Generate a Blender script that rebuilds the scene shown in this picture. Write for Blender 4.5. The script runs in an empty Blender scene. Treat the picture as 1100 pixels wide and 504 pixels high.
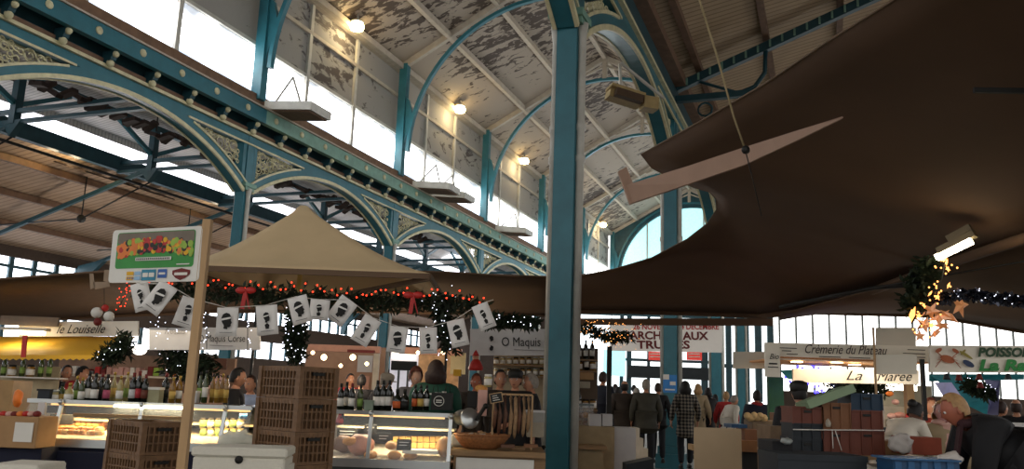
import bpy, bmesh, math, random
from mathutils import Vector, Matrix, noise
random.seed(11)
PI = math.pi
C = bpy.context.scene.collection
V = Vector
# ------------------------------------------------------------------ camera solve (from vanishing points, 1100x504)
F, PX, PY, H = 901.0, 550.0, 252.0, 1.6
UP = V((170, 4702, 901)).normalized()
FW = V((890 - PX, -(431 - PY), F)); FW = (FW - UP * FW.dot(UP)).normalized()
EY = V((0, 0, 1)); EY = (EY - UP * EY.dot(UP)).normalized()
EX = UP.cross(EY)
if EX.x < 0: EX = -EX
RT = UP.cross(FW)
if RT.x < 0: RT = -RT
def ray(x, y):
    c = V((x - PX, -(y - PY), F))
    return V((c.dot(EX), c.dot(EY), c.dot(UP)))
def P(x, y, v):                       # point seen at pixel x, y on the upright plane Y = v
    d = ray(x, y); t = v / d.y
    return V((d.x * t, v, d.z * t + H))
def X_(x, v, y=420): return P(x, y, v).x
def Z_(y, v, x=550): return P(x, y, v).z
A_N = math.atan2(FW.dot(EX), FW.dot(EY))
NV = Matrix.Rotation(-A_N, 4, 'Z')    # hall axes -> world
def N(x, y, z): return NV @ V((x, y, z))
cam = bpy.data.cameras.new('camera'); co = bpy.data.objects.new('camera', cam); C.objects.link(co)
cam.sensor_width = 36; cam.lens = F / 1100 * 36; cam.clip_end = 300
R3 = Matrix(((EX.x, EX.y, -EX.z), (EY.x, EY.y, -EY.z), (UP.x, UP.y, -UP.z)))
co.matrix_world = Matrix.Translation((0, 0, H)) @ R3.to_4x4()
bpy.context.scene.camera = co

# ------------------------------------------------------------------ materials
MATS = {}
def mat(name, col, rough=0.6, metal=0.0, var=0.12, scale=8.0, emit=0.0, ecol=None, bump=0.0, stretch=None, col2=None, thr=None, spec=0.4, alpha=1.0, trans=0.0):
    if name in MATS: return MATS[name]
    m = bpy.data.materials.new(name); m.use_nodes = True
    nt = m.node_tree; n = nt.nodes; l = nt.links
    b = n['Principled BSDF']
    b.inputs['Roughness'].default_value = rough; b.inputs['Metallic'].default_value = metal
    b.inputs['Specular IOR Level'].default_value = spec
    tc = n.new('ShaderNodeTexCoord'); mp = n.new('ShaderNodeMapping'); l.new(tc.outputs['Object'], mp.inputs['Vector'])
    if stretch: mp.inputs['Scale'].default_value = stretch
    nz = n.new('ShaderNodeTexNoise'); nz.inputs['Scale'].default_value = scale; nz.inputs['Detail'].default_value = 4
    l.new(mp.outputs[0], nz.inputs['Vector'])
    cr = n.new('ShaderNodeValToRGB'); l.new(nz.outputs[0], cr.inputs[0])
    c = V(col[:3])
    if col2 is None:
        lo, hi = c * (1 - var), c * (1 + var); a0, a1 = .3, .7
    else:
        lo, hi = V(col2), c; a0, a1 = thr if thr else (.4, .6)
    e = cr.color_ramp.elements
    e[0].position = a0; e[1].position = a1
    e[0].color = (*lo, 1); e[1].color = (*[min(1, k) for k in hi], 1)
    l.new(cr.outputs[0], b.inputs['Base Color'])
    if emit:
        b.inputs['Emission Strength'].default_value = emit
        b.inputs['Emission Color'].default_value = (*(ecol or col)[:3], 1)
    if bump:
        bp = n.new('ShaderNodeBump'); bp.inputs['Strength'].default_value = bump; bp.inputs['Distance'].default_value = .02
        l.new(nz.outputs[0], bp.inputs['Height']); l.new(bp.outputs[0], b.inputs['Normal'])
    if alpha < 1: b.inputs['Alpha'].default_value = alpha
    if trans: b.inputs['Transmission Weight'].default_value = trans
    MATS[name] = m
    return m
def hx(s, k=1.0):                     # sRGB hex -> linear
    r = [int(s[i:i + 2], 16) / 255 for i in (0, 2, 4)]
    return tuple(k * ((c / 12.92) if c <= .04045 else ((c + .055) / 1.055) ** 2.4) for c in r)

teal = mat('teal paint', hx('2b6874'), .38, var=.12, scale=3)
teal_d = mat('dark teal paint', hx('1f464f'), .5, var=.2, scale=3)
teal_l = mat('pale and sunlit teal paint', hx('759a8a'), .5, var=.15, scale=4)
cream = mat('cream paint', hx('cfc7a0'), .5, var=.15, scale=6)
ivory = mat('pale grey paint', hx('b9b6ac'), .45, var=.12, scale=4)
pale = mat('pale timber paint', hx('b0a594'), .7, var=.1, scale=4)
brownp = mat('brown boards', hx('70543f'), .7, var=.2, scale=5)
def peel(name, c1, c2, a0, a1, sc):
    """painted boards: thin joints between planks plus flaking paint"""
    m = mat(name, c1, .75, col2=c2, thr=(a0, a1), scale=1.0, stretch=sc)
    nt = m.node_tree; n = nt.nodes; l = nt.links
    nz = [k for k in n if k.type == 'TEX_NOISE'][0]; nz.inputs['Detail'].default_value = 7; nz.inputs['Roughness'].default_value = .62
    nz.inputs['Distortion'].default_value = .6
    big = n.new('ShaderNodeTexNoise'); big.inputs['Scale'].default_value = .16; big.inputs['Detail'].default_value = 1
    tc = [k for k in n if k.type == 'TEX_COORD'][0]; l.new(tc.outputs['Object'], big.inputs['Vector'])
    ad = n.new('ShaderNodeMath'); ad.operation = 'MULTIPLY_ADD'; l.new(big.outputs[0], ad.inputs[0]); ad.inputs[1].default_value = .55
    l.new(nz.outputs[0], ad.inputs[2]); sb = n.new('ShaderNodeMath'); sb.operation = 'SUBTRACT'; sb.inputs[1].default_value = .28
    l.new(ad.outputs[0], sb.inputs[0])
    cr = [k for k in n if k.type == 'VALTORGB'][0]; l.new(sb.outputs[0], cr.inputs[0])
    return m
vault = peel('flaking vault boards', hx('9a8d7d'), hx('4a3e34'), .415, .455, (.9, 3.2, 3.2))
upper = peel('flaking upper wall boards', hx('938f88'), hx('4e4743'), .36, .42, (2.6, .9, 2.6))
def planks(name, c1, c2, axis='x', n_=7.0):
    m = mat(name, c1, .7, var=.1, scale=2)
    nt = m.node_tree; n = nt.nodes; l = nt.links
    tc = [k for k in n if k.type == 'TEX_COORD'][0]
    w = n.new('ShaderNodeTexWave'); w.bands_direction = axis.upper(); w.inputs['Scale'].default_value = n_; w.inputs['Distortion'].default_value = .3
    l.new(tc.outputs['Object'], w.inputs[0])
    mx = n.new('ShaderNodeMix'); mx.data_type = 'RGBA'
    cr = [k for k in n if k.type == 'VALTORGB'][0]; b = n['Principled BSDF']
    r2 = n.new('ShaderNodeValToRGB'); r2.color_ramp.elements[0].position = .78; r2.color_ramp.elements[1].position = .98
    l.new(w.outputs[1], r2.inputs[0]); l.new(r2.outputs[0], mx.inputs[0]); l.new(cr.outputs[0], mx.inputs[6]); mx.inputs[7].default_value = (*c2, 1)
    l.new(mx.outputs[2], b.inputs['Base Color'])
    return m
sideroof = planks('side hall boards', hx('b0957c'), hx('8a705c'), 'y', 1.2)
lantern_b = planks('lantern boards', hx('dcd6d0'), hx('b4ada8'), 'y', 2.2)
aisle_b = planks('aisle boards', hx('a38b6c'), hx('7d6748'), 'y', 1.6)
sky_glass = mat('daylit glazing', hx('e8eeff'), .3, emit=5.5, ecol=hx('eef2ff'))
sky_strip = mat('daylit skylight strip', hx('eef2ff'), .3, emit=2.6, ecol=hx('f4f6ff'))
sky_glass2 = mat('daylit far glazing', hx('f0f4ff'), .3, emit=3.2, ecol=hx('f2f6ff'))
aqua_glass = mat('aqua tinted glazing', hx('b8e4e8'), .3, emit=1.05, ecol=hx('a5dfe6'))
def edge_glow(m, s, s_edge):
    nt = m.node_tree; n = nt.nodes; l = nt.links; b = n['Principled BSDF']
    tc = n.new('ShaderNodeTexCoord'); sp = n.new('ShaderNodeSeparateXYZ'); l.new(tc.outputs['Generated'], sp.inputs[0])
    nz = n.new('ShaderNodeTexNoise'); nz.inputs['Scale'].default_value = .9; l.new(tc.outputs['Object'], nz.inputs[0])
    a = n.new('ShaderNodeMath'); a.operation = 'MULTIPLY_ADD'; a.inputs[1].default_value = .45; l.new(nz.outputs[0], a.inputs[0]); l.new(sp.outputs[2], a.inputs[2])
    sb = n.new('ShaderNodeMath'); sb.operation = 'SUBTRACT'; sb.inputs[1].default_value = .225; l.new(a.outputs[0], sb.inputs[0])
    r = n.new('ShaderNodeValToRGB'); e = r.color_ramp.elements; e[0].position = .1; e[0].color = (.48, .6, .82, 1); e[1].position = .34; e[1].color = (1, 1, 1, 1)
    q = e.new(.8); q.color = (1, 1, 1, 1); q = e.new(1.0); q.color = (.42, .46, .52, 1)
    l.new(sb.outputs[0], r.inputs[0]); l.new(r.outputs[0], b.inputs['Emission Color'])
    r2 = n.new('ShaderNodeValToRGB'); e = r2.color_ramp.elements; k = s_edge / s
    e[0].position = .1; e[0].color = (k, k, k, 1); e[1].position = .42; e[1].color = (1, 1, 1, 1); q = e.new(.76); q.color = (1, 1, 1, 1); q = e.new(1.0); q.color = (k * .7, k * .7, k * .7, 1)
    l.new(sb.outputs[0], r2.inputs[0]); mu = n.new('ShaderNodeMath'); mu.operation = 'MULTIPLY'; mu.inputs[1].default_value = s; l.new(r2.outputs[0], mu.inputs[0]); l.new(mu.outputs[0], b.inputs['Emission Strength'])
edge_glow(sky_glass, 5.5, 1.0)
canvas = mat('beige tent canvas', hx('cab189'), .85, var=.06, scale=2)
canvas_d = mat('brown tent canvas', hx('604936'), .85, var=.08, scale=1.5)
canvas_b = mat('brown awning canvas', hx('64503d'), .85, var=.08, scale=1.5)
armm = mat('pale tent beam', hx('9a7c68'), .7, var=.05)
wood = mat('pale timber', hx('b08e64'), .6, var=.12, scale=3, stretch=(8, 8, 1))
ply = mat('plywood', hx('bfa684'), .6, var=.06, scale=3)
woodc = mat('counter wood', hx('8a6a44'), .5, var=.15, scale=4, stretch=(1, 8, 8))
white = mat('white board', hx('d8d4ca'), .5, var=.04)
paper = mat('white paper', hx('dcd7cc'), .7, var=.03)
black = mat('black', hx('15140f'), .6, var=.1)
ink = mat('black ink', hx('1b1916'), .7, var=.05)
greysign = mat('grey fascia', hx('c2beba'), .6, var=.04)
chalk = mat('chalkboard', hx('20221f'), .7, var=.1)
wicker = mat('brown crate plastic', hx('735539'), .55, var=.2, scale=20)
wicker_d = mat('dark crate plastic', hx('60462e'), .7, var=.2, scale=20)
foam = mat('styrofoam', hx('d2cdbd'), .8, var=.03, scale=60, bump=.1)
navy = mat('navy cloth', hx('14172c'), .8, var=.15, scale=3)
steel = mat('steel', hx('b9bcba'), .28, metal=.85, var=.05)
steel_d = mat('dark steel', hx('545856'), .35, metal=.7, var=.1)
glassm = mat('clear glass', (.95, .98, .97), .03, var=0.0, alpha=.16, spec=.6)
glassd = mat('bottle glass dark', hx('16180f'), .12, var=.1, spec=.6)
glassg = mat('bottle glass green', hx('3a4520'), .12, var=.1, spec=.6)
glassa = mat('bottle glass amber', hx('8a6320'), .15, var=.15, spec=.6)
glassc = mat('bottle glass straw', hx('a89860'), .15, var=.15, spec=.6)
red = mat('red', hx('b1261f'), .5, var=.1)
redd = mat('dark red', hx('6d1d17'), .6, var=.15)
yellow = mat('yellow canvas', hx('d9a62c'), .7, var=.06, scale=2)
orange = mat('orange', hx('d9772e'), .5, var=.15)
green = mat('green', hx('3e7a35'), .5, var=.15)
greenl = mat('light green', hx('8fae3c'), .5, var=.15)
fir = mat('fir needles', hx('1d2a17'), .7, var=.4, scale=12)
tinsel = mat('tinsel', hx('5a5d68'), .25, metal=.9, var=.3, scale=30)
pink = mat('pale pink', hx('c79a8c'), .5, var=.1)
blue = mat('blue', hx('2f6ea8'), .5, var=.1)
bluep = mat('blue plastic', hx('1b4468'), .45, var=.1)
cardboard = mat('cardboard', hx('a17d55'), .8, var=.08)
terra = mat('terracotta plastic', hx('663526'), .6, var=.12)
terra_l = mat('light brown carton', hx('7a5236'), .7, var=.1)
slate = mat('slate plastic', hx('1c2227'), .6, var=.12)
greenlid = mat('sage lid', hx('7f9272'), .6, var=.06)
bread = mat('golden crust', hx('c48a45'), .6, var=.35, scale=14, bump=.2)
cheese = mat('cheese rind', hx('d9b463'), .5, var=.15, scale=10)
ham = mat('ham', hx('b98272'), .45, var=.2, scale=9)
sausage = mat('dried sausage', hx('5a3a28'), .6, var=.3, scale=20)
sausage_l = mat('floury sausage', hx('8f7150'), .7, var=.25, scale=20)
basketm = mat('wicker basket', hx('8b5a33'), .7, var=.25, scale=40, bump=.4)
floor_m = mat('hall paving', hx('6f6a62'), .55, var=.15, scale=1.2)
skin = mat('skin', hx('b98467'), .5, var=.08)
eyew = mat('eye white', hx('cfc8c0'), .4, var=.02)
lipm = mat('lips', hx('8f4f47'), .5, var=.05)
hair_b = mat('brown hair', hx('32211a'), .6, var=.3, scale=30)
hair_k = mat('black hair', hx('15110f'), .6, var=.3, scale=30)
hair_r = mat('auburn hair', hx('5f3326'), .6, var=.3, scale=30)
hair_g = mat('grey hair', hx('8c8378'), .6, var=.2, scale=30)
hair_y = mat('fair hair', hx('a07c52'), .6, var=.2, scale=30)
cl_green = mat('dark green jacket', hx('184536'), .7, var=.15)
cl_black = mat('black coat', hx('100f12'), .75, var=.2)
cl_navy = mat('navy coat', hx('191e2c'), .75, var=.2)
cl_olive = mat('olive grey coat', hx('3d3b31'), .75, var=.2)
cl_brown = mat('dark brown coat', hx('332a22'), .75, var=.2)
cl_white = mat('white coat', hx('cfc6b6'), .7, var=.06)
cl_beige = mat('beige coat', hx('9a8768'), .7, var=.1)
cl_red = mat('red jacket', hx('a02423'), .7, var=.1)
cl_jean = mat('dark trousers', hx('191a20'), .8, var=.15)
cl_grey = mat('grey jumper', hx('6b6a6c'), .8, var=.1)
def plaid():
    m = mat('plaid wool', hx('6a6355'), .8, var=.1)
    nt = m.node_tree; n = nt.nodes; l = nt.links
    tc = [k for k in n if k.type == 'TEX_COORD'][0]; b = n['Principled BSDF']
    outs = []
    for ax in 'XZ':
        w = n.new('ShaderNodeTexWave'); w.bands_direction = ax; w.inputs['Scale'].default_value = 4.6; l.new(tc.outputs['Object'], w.inputs[0]); outs.append(w.outputs[1])
    a = n.new('ShaderNodeMath'); a.operation = 'ADD'; l.new(outs[0], a.inputs[0]); l.new(outs[1], a.inputs[1])
    r = n.new('ShaderNodeValToRGB'); r.color_ramp.elements[0].position = .35; r.color_ramp.elements[1].position = .75
    r.color_ramp.elements[0].color = (*hx('1c1a1b'), 1); r.color_ramp.elements[1].color = (*hx('7d7466'), 1)
    h = n.new('ShaderNodeMath'); h.operation = 'MULTIPLY'; h.inputs[1].default_value = .5; l.new(a.outputs[0], h.inputs[0]); l.new(h.outputs[0], r.inputs[0])
    l.new(r.outputs[0], b.inputs['Base Color']); return m
cl_plaid = plaid()
def em(name, col, s): return mat(name, hx(col), .5, emit=s, ecol=hx(col))
bulb_w = em('white bulb', 'e8ecff', 2.5); bulb_r = em('red bulb', 'ff3a20', 3); bulb_o = em('amber bulb', 'ffa858', 2.4)
lamp_y = em('lamp globe', 'ffdf9a', 26); tube_w = em('tube light', 'fff0c8', 12); spot_y = em('spot light', 'ffd9a0', 10)
deck_l = em('deck lamp', 'ffd08a', 1.2); shop_w = em('shop window light', 'fff6e0', 4)
star_m = mat('copper star', hx('c9a085'), .3, metal=.4, var=.2, emit=.16, ecol=hx('ff9a4a'))

# ------------------------------------------------------------------ mesh builder
class MB:
    def __init__(s): s.v = []; s.f = []; s.m = []; s.mi = 0; s.sm = []
    def add(s, vs, fs, smooth=False):
        o = len(s.v); s.v += [V(k) for k in vs]
        for f in fs: s.f.append([i + o for i in f]); s.m.append(s.mi); s.sm.append(smooth)
        return s
    def box(s, c, d, M=None):
        x, y, z = [k / 2 for k in d]; c = V(c)
        vs = [V((a * x, b * y, e * z)) for a in (-1, 1) for b in (-1, 1) for e in (-1, 1)]
        vs = [((M @ k) if M else k) + c for k in vs]
        return s.add(vs, [(0, 1, 3, 2), (4, 6, 7, 5), (0, 4, 5, 1), (2, 3, 7, 6), (0, 2, 6, 4), (1, 5, 7, 3)])
    def bb(s, a, b): return s.box([(p + q) / 2 for p, q in zip(a, b)], [abs(q - p) for p, q in zip(a, b)])
    def bar(s, a, b, w, h, up=(0, 0, 1)):
        a, b = V(a), V(b); d = b - a; L = d.length
        if L < 1e-6: return s
        d.normalize(); u = V(up)
        if abs(d.dot(u)) > .98: u = V((0, 1, 0)) if abs(d.y) < .9 else V((1, 0, 0))
        r = d.cross(u).normalized(); u = r.cross(d)
        return s.box((a + b) / 2, (w, L, h), Matrix((r, d, u)).transposed())
    def sweep(s, pts, prof, closed=False, up=(0, 0, 1), smooth=False, scale=None):
        """profile (list of (side, up)) carried along pts"""
        pts = [V(p) for p in pts]; n = len(pts); k = len(prof); rings = []
        for i, p in enumerate(pts):
            a = pts[(i - 1) % n] if (closed or i) else p; b = pts[(i + 1) % n] if (closed or i < n - 1) else p
            d = (b - a).normalized(); u = V(up)
            if abs(d.dot(u)) > .99: u = V((0, 1, 0))
            r = d.cross(u).normalized(); u = r.cross(d); q = scale[i] if scale else 1
            rings += [p + r * x * q + u * y * q for x, y in prof]
        fs = []
        for i in range(n if closed else n - 1):
            for j in range(k):
                fs.append((i * k + j, i * k + (j + 1) % k, ((i + 1) % n) * k + (j + 1) % k, ((i + 1) % n) * k + j))
        if not closed: fs += [tuple(range(k))[::-1], tuple((n - 1) * k + j for j in range(k))]
        return s.add(rings, fs, smooth)
    def tube(s, pts, r, n=8, closed=False, scale=None):
        return s.sweep(pts, [(r * math.cos(2 * PI * i / n), r * math.sin(2 * PI * i / n)) for i in range(n)], closed, smooth=True, scale=scale)
    def lathe(s, prof, n=14, o=(0, 0, 0), sx=1, sy=1):
        o = V(o); vs = []
        for r, z in prof:
            for i in range(n): vs.append(o + V((r * sx * math.cos(2 * PI * i / n), r * sy * math.sin(2 * PI * i / n), z)))
        fs = [(i * n + j, i * n + (j + 1) % n, (i + 1) * n + (j + 1) % n, (i + 1) * n + j) for i in range(len(prof) - 1) for j in range(n)]
        fs += [tuple(range(n))[::-1], tuple((len(prof) - 1) * n + j for j in range(n))]
        return s.add(vs, fs, True)
    def ball(s, c, r, n=10, sc=(1, 1, 1), M=None):
        c = V(c); vs = []; k = max(4, n // 2 + 1); fs = []
        for i in range(k + 1):
            t = PI * i / k
            for j in range(n):
                p = V((r * sc[0] * math.sin(t) * math.cos(2 * PI * j / n), r * sc[1] * math.sin(t) * math.sin(2 * PI * j / n), r * sc[2] * math.cos(t)))
                vs.append(c + ((M @ p) if M else p))
        fs = [(i * n + j, (i + 1) * n + j, (i + 1) * n + (j + 1) % n, i * n + (j + 1) % n) for i in range(k) for j in range(n)]
        return s.add(vs, fs, True)
    def poly(s, pts, thick=0, nrm=None):
        pts = [V(p) for p in pts]; n = len(pts)
        if not thick: return s.add(pts, [tuple(range(n))])
        if nrm is None: nrm = (pts[1] - pts[0]).cross(pts[2] - pts[1]).normalized()
        q = [p + V(nrm) * thick for p in pts]
        return s.add(pts + q, [tuple(range(n))[::-1], tuple(range(n, 2 * n))] + [(i, (i + 1) % n, (i + 1) % n + n, i + n) for i in range(n)])
    def grid(s, rows, smooth=True):
        n = len(rows[0]); vs = [p for r in rows for p in r]
        return s.add(vs, [(i * n + j, i * n + j + 1, (i + 1) * n + j + 1, (i + 1) * n + j) for i in range(len(rows) - 1) for j in range(n - 1)], smooth)
    def xf(s, M):
        s.v = [M @ p for p in s.v]; return s
    def nave(s): return s.xf(NV)
    def build(s, name, mats, parent=None, world=False, solid=0):
        me = bpy.data.meshes.new(name)
        vs = s.v
        if parent is not None and world:
            I = XF[parent.as_pointer()].inverted(); vs = [I @ p for p in vs]
        me.from_pydata(vs, [], s.f)
        ml = mats if isinstance(mats, (list, tuple)) else [mats]
        for m in ml: me.materials.append(m)
        for p, i, q in zip(me.polygons, s.m, s.sm): p.material_index = min(i, len(ml) - 1); p.use_smooth = q
        bm = bmesh.new(); bm.from_mesh(me); bmesh.ops.recalc_face_normals(bm, faces=bm.faces); bm.to_mesh(me); bm.free()
        o = bpy.data.objects.new(name, me); C.objects.link(o)
        if parent is not None: o.parent = parent
        if solid:
            md = o.modifiers.new('thickness', 'SOLIDIFY'); md.thickness = solid; md.offset = 0
        return o
XF = {}
USED = {}
def tag(o, label, cat, group=None, kind=None):
    o['label'] = label; o['category'] = cat
    if group: o['group'] = group
    if kind: o['kind'] = kind
    return o
def thing(name, label, cat, loc=(0, 0, 0), rz=0, group=None):
    o = bpy.data.objects.new(name, None); C.objects.link(o); o.empty_display_size = .1
    o.location = loc; o.rotation_euler = (0, 0, rz)
    XF[o.as_pointer()] = Matrix.Translation(V(loc)) @ Matrix.Rotation(rz, 4, 'Z')
    return tag(o, label, cat, group)
def struct(o): o['kind'] = 'structure'; return o
def kids(o): return KID.get(o.as_pointer()) or list(o.children)
KID = {}
def dup(root, loc, rz, label, group=None):
    r = root.copy(); C.objects.link(r); r.location = loc; r.rotation_euler = (0, 0, rz); r['label'] = label
    if group: r['group'] = group
    XF[r.as_pointer()] = Matrix.Translation(V(loc)) @ Matrix.Rotation(rz, 4, 'Z')
    for ch in list(root.children):
        c = ch.copy(); C.objects.link(c); c.parent = r
        for g in list(ch.children):
            d = g.copy(); C.objects.link(d); d.parent = c
    return r
ORD = 'first second third fourth fifth sixth seventh eighth ninth tenth eleventh twelfth thirteenth fourteenth fifteenth sixteenth seventeenth eighteenth nineteenth twentieth twenty-first twenty-second twenty-third twenty-fourth twenty-fifth twenty-sixth twenty-seventh twenty-eighth'.split()
def text(body, size, M, mt, parent, name='lettering', shear=0, ext=.002, width=None, world=True, align='LEFT', bold=0, sx=1):
    cu = bpy.data.curves.new('txt', 'FONT'); cu.body = body; cu.size = size; cu.shear = shear; cu.extrude = ext; cu.align_x = align; cu.offset = bold
    cu.resolution_u = 3
    o = bpy.data.objects.new('txt', cu); C.objects.link(o)
    dg = bpy.context.evaluated_depsgraph_get(); dg.update()
    me = bpy.data.meshes.new_from_object(o.evaluated_get(dg)); bpy.data.objects.remove(o)
    xs = [v.co.x for v in me.vertices]
    k = sx
    if width and xs: k = width / (max(xs) - min(xs)); off = min(xs)
    else: off = 0
    T = M @ Matrix.Diagonal((k, 1, 1, 1)) @ Matrix.Translation((-off, 0, 0))
    if parent is not None and world: T = XF[parent.as_pointer()].inverted() @ T
    me.transform(T); me.materials.clear(); me.materials.append(mt)
    q = bpy.data.objects.new(name, me); C.objects.link(q); q.parent = parent
    return q
def face(p, q, off=.006):             # matrix whose x runs from p to q (horizontal-ish), y up, z toward the viewer
    p, q = V(p), V(q); x = (q - p).normalized(); y = V((0, 0, 1)); y = (y - x * y.dot(x)).normalized(); z = x.cross(y)
    M = Matrix((x, y, z)).transposed().to_4x4(); M.translation = p + z * off
    return M
def lamp(kind, name, loc, energy, col=(1, 1, 1), size=.1, rot=None, sy=None):
    d = bpy.data.lights.new(name, kind); d.energy = energy; d.color = col
    if kind == 'AREA':
        d.size = size
        if sy: d.shape = 'RECTANGLE'; d.size_y = sy
    else: d.shadow_soft_size = size
    o = bpy.data.objects.new(name, d); C.objects.link(o); o.location = loc
    if rot: o.rotation_euler = rot
    return o
# ================================================================== THE HALL (hall axes X across, Y along, turned by NV)
XL, XR = -16.2, -3.63
YL = [10.85, 20.0, 29.15, 38.3, 47.45, 56.6, 65.8]
YR = [11.85, 21.1, 30.3, 39.5, 48.6, 57.7, 65.8]
XM, ZE, ZR = -9.9, 15.0, 18.45
Y0, Y1 = -8.0, 66.0
def nstruct(name, mb, m, parent=None): return struct(mb.nave().build(name, m, parent)) if parent is None else mb.nave().build(name, m, parent)
fl = MB().bb((-60, -40, -.2), (60, 90, 0)); nstruct('floor', fl, floor_m)
# nave vault
mb = MB()
for s in (-1, 1):
    xe = XM + s * 6.4
    mb.add([(xe, Y0, ZE), (xe, Y1, ZE), (XM, Y1, ZR), (XM, Y0, ZR), (xe, Y0, ZE + .12), (xe, Y1, ZE + .12), (XM, Y1, ZR + .12), (XM, Y0, ZR + .12)],
           [(0, 1, 2, 3), (4, 7, 6, 5), (0, 4, 5, 1), (0, 3, 7, 4), (1, 5, 6, 2)])
ceil = nstruct('ceiling', mb, vault)
for fx in (.0, .33, .66, 1.0):
    for s in (-1, 1):
        if fx == 1 and s == 1: continue
        x = XM + s * 6.3 * (1 - fx); z = ZE + (ZR - ZE) * fx - .14
        nstruct('purlin', MB().bb((x - .1, Y0, z - .1), (x + .1, Y1, z + .14)), pale, ceil)
for k, (yl, yr) in enumerate(zip(YL, YR)):
    y = yl + .15
    t = thing('roof_truss', 'blue arched rib under pale painted rafters, ' + ('arching out at the top of the photo', 'second nearest rib across the flaking vault', 'nearest whole rib, over the lamps', 'third along, half hidden by the column', 'fourth rib along the vault, small', 'fifth rib along, close to the end window', 'farthest rib against the end gable window')[k], 'roof truss', N(XM, y, ZE), 0, 'arched roof ribs of the nave')
    m = MB()
    for s in (-1, 1): m.bar((XM + s * 6.3, y, ZE - .05), (XM, y, ZR - .12), .2, .3)
    m.nave().build('rafter', pale, t, True)
    m = MB(); r = 5.85
    m.sweep([(XM - r * math.cos(a), y, 11.2 + r * 1.02 * math.sin(a)) for a in [PI * i / 40 for i in range(41)]], [(-.07, -.09), (.07, -.09), (.07, .09), (-.07, .09)], up=(0, 1, 0))
    m.nave().build('arched_rib', teal, t, True)
    m = MB(); m.bar((XM, y, 17.2), (XM, y, ZR), .22, .22)
    for s in (-1, 1): m.bar((XM, y, 17.9), (XM + s * 1.6, y, 17.25), .1, .1)
    m.nave().build('king_strut', pale, t, True)
    for s in (-1, 1):
        x = XM + s * 6.2; m = MB(); m.bb((x - .17, y - .15, 10.2), (x + .17, y + .15, ZE))
        pr = [(0, 10.9), (.1 * -s, 11.6), (.3 * -s, 12.3), (.38 * -s, 12.8), (.2 * -s, 13.4), (0, 13.6)]
        m.poly([(x - s * .1 + a, y - .07, b) for a, b in pr], .14, (0, 1, 0))
        m.nave().build('wall_post', teal, t, True)
# clerestory: windows of each bay, upper wall, cornice
mb = MB().bb((XL - .5, Y0, 12.15), (XL - .3, Y1, ZE + .1)); wl = nstruct('wall_left', mb, upper)
nstruct('rail', MB().bb((XL - .3, Y0, 13.65), (XL - .2, Y1, 13.78)), pale, wl)
nstruct('eave_beam', MB().bb((XL - .3, Y0, 14.75), (XL - .1, Y1, 15.0)), pale, wl)
mb = MB().bb((-3.3, Y0, 12.15), (-3.1, Y1, ZE + .1)); nstruct('wall_right', mb, upper)
wn = 0
for a, b in zip([1.7] + YL[:-1], YL):
    wn += 1
    w = nstruct('window_%d' % wn, MB().bb((XL - .42, a, 10.35), (XL - .38, b, 12.15)), sky_glass)
    for j in range(3):
        y = a + (b - a) * j / 3
        if j: nstruct('mullion', MB().bb((XL - .3, y - .08, 10.3), (XL - .2, y + .08, 14.8)), ivory, w)
    m = MB().bb((XL - .36, a, 10.3), (XL - .24, b, 10.42)); m.bb((XL - .36, a, 12.08), (XL - .24, b, 12.2)); nstruct('window_frame', m, ivory, w)
for a, b in zip([1.7] + YR[:-1], YR):
    wn += 1
    w = nstruct('window_%d' % wn, MB().bb((-3.22, a, 10.35), (-3.18, b, 12.15)), sky_glass)
    nstruct('window_frame', MB().bb((-3.3, a, 10.3), (-3.24, b, 10.42)), ivory, w)
# cornice on the left arcade
m = MB().bb((XL - .1, Y0, 9.05), (XL + .02, Y1, 10.3)); tr = nstruct('trim_1', m, teal_d)
nstruct('soffit_board', MB().bb((XL + .02, Y0, 9.05), (XL + .16, Y1, 9.2)), brownp, tr)
nstruct('sill_board', MB().bb((XL + .05, Y0, 9.8), (XL + .15, Y1, 10.36)), brownp, tr)
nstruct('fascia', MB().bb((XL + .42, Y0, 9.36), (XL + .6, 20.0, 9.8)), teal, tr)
nstruct('fascia', MB().bb((XL + .42, 20.0, 9.36), (XL + .6, Y1, 9.8)), teal_l, tr)  # farther bays paler: reflected sunlight put into the fascia colour
m = MB()
m.bb((XL + .1, Y0, 9.78), (XL + .66, Y1, 9.83)); nstruct('top_moulding', m, pale, tr)
y = 10.3; k = 0
while y < 60:
    m = MB(); m.mi = 0
    m.poly([(XL + .1, y - .08, 9.02), (XL + .25, y - .08, 9.05), (XL + .38, y - .08, 9.16), (XL + .45, y - .08, 9.37), (XL + .1, y - .08, 9.37)], .16, (0, 1, 0))
    m.mi = 1; m.ball((XL + .3, y, 9.08), .1, 8); m.ball((XL + .44, y, 9.3), .085, 8)
    nstruct('bracket', m, (teal_d, cream), tr)
    m = MB(); m.lathe([(.0, 0), (.1, 0), (.1, .02), (.05, .04), (0, .04)], 10); m.xf(Matrix.Translation((XL + .6, y + .66, 9.58)) @ Matrix.Rotation(PI / 2, 4, 'Y'))
    nstruct('rosette', m, cream, tr)
    y += 1.36; k += 1
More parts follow.
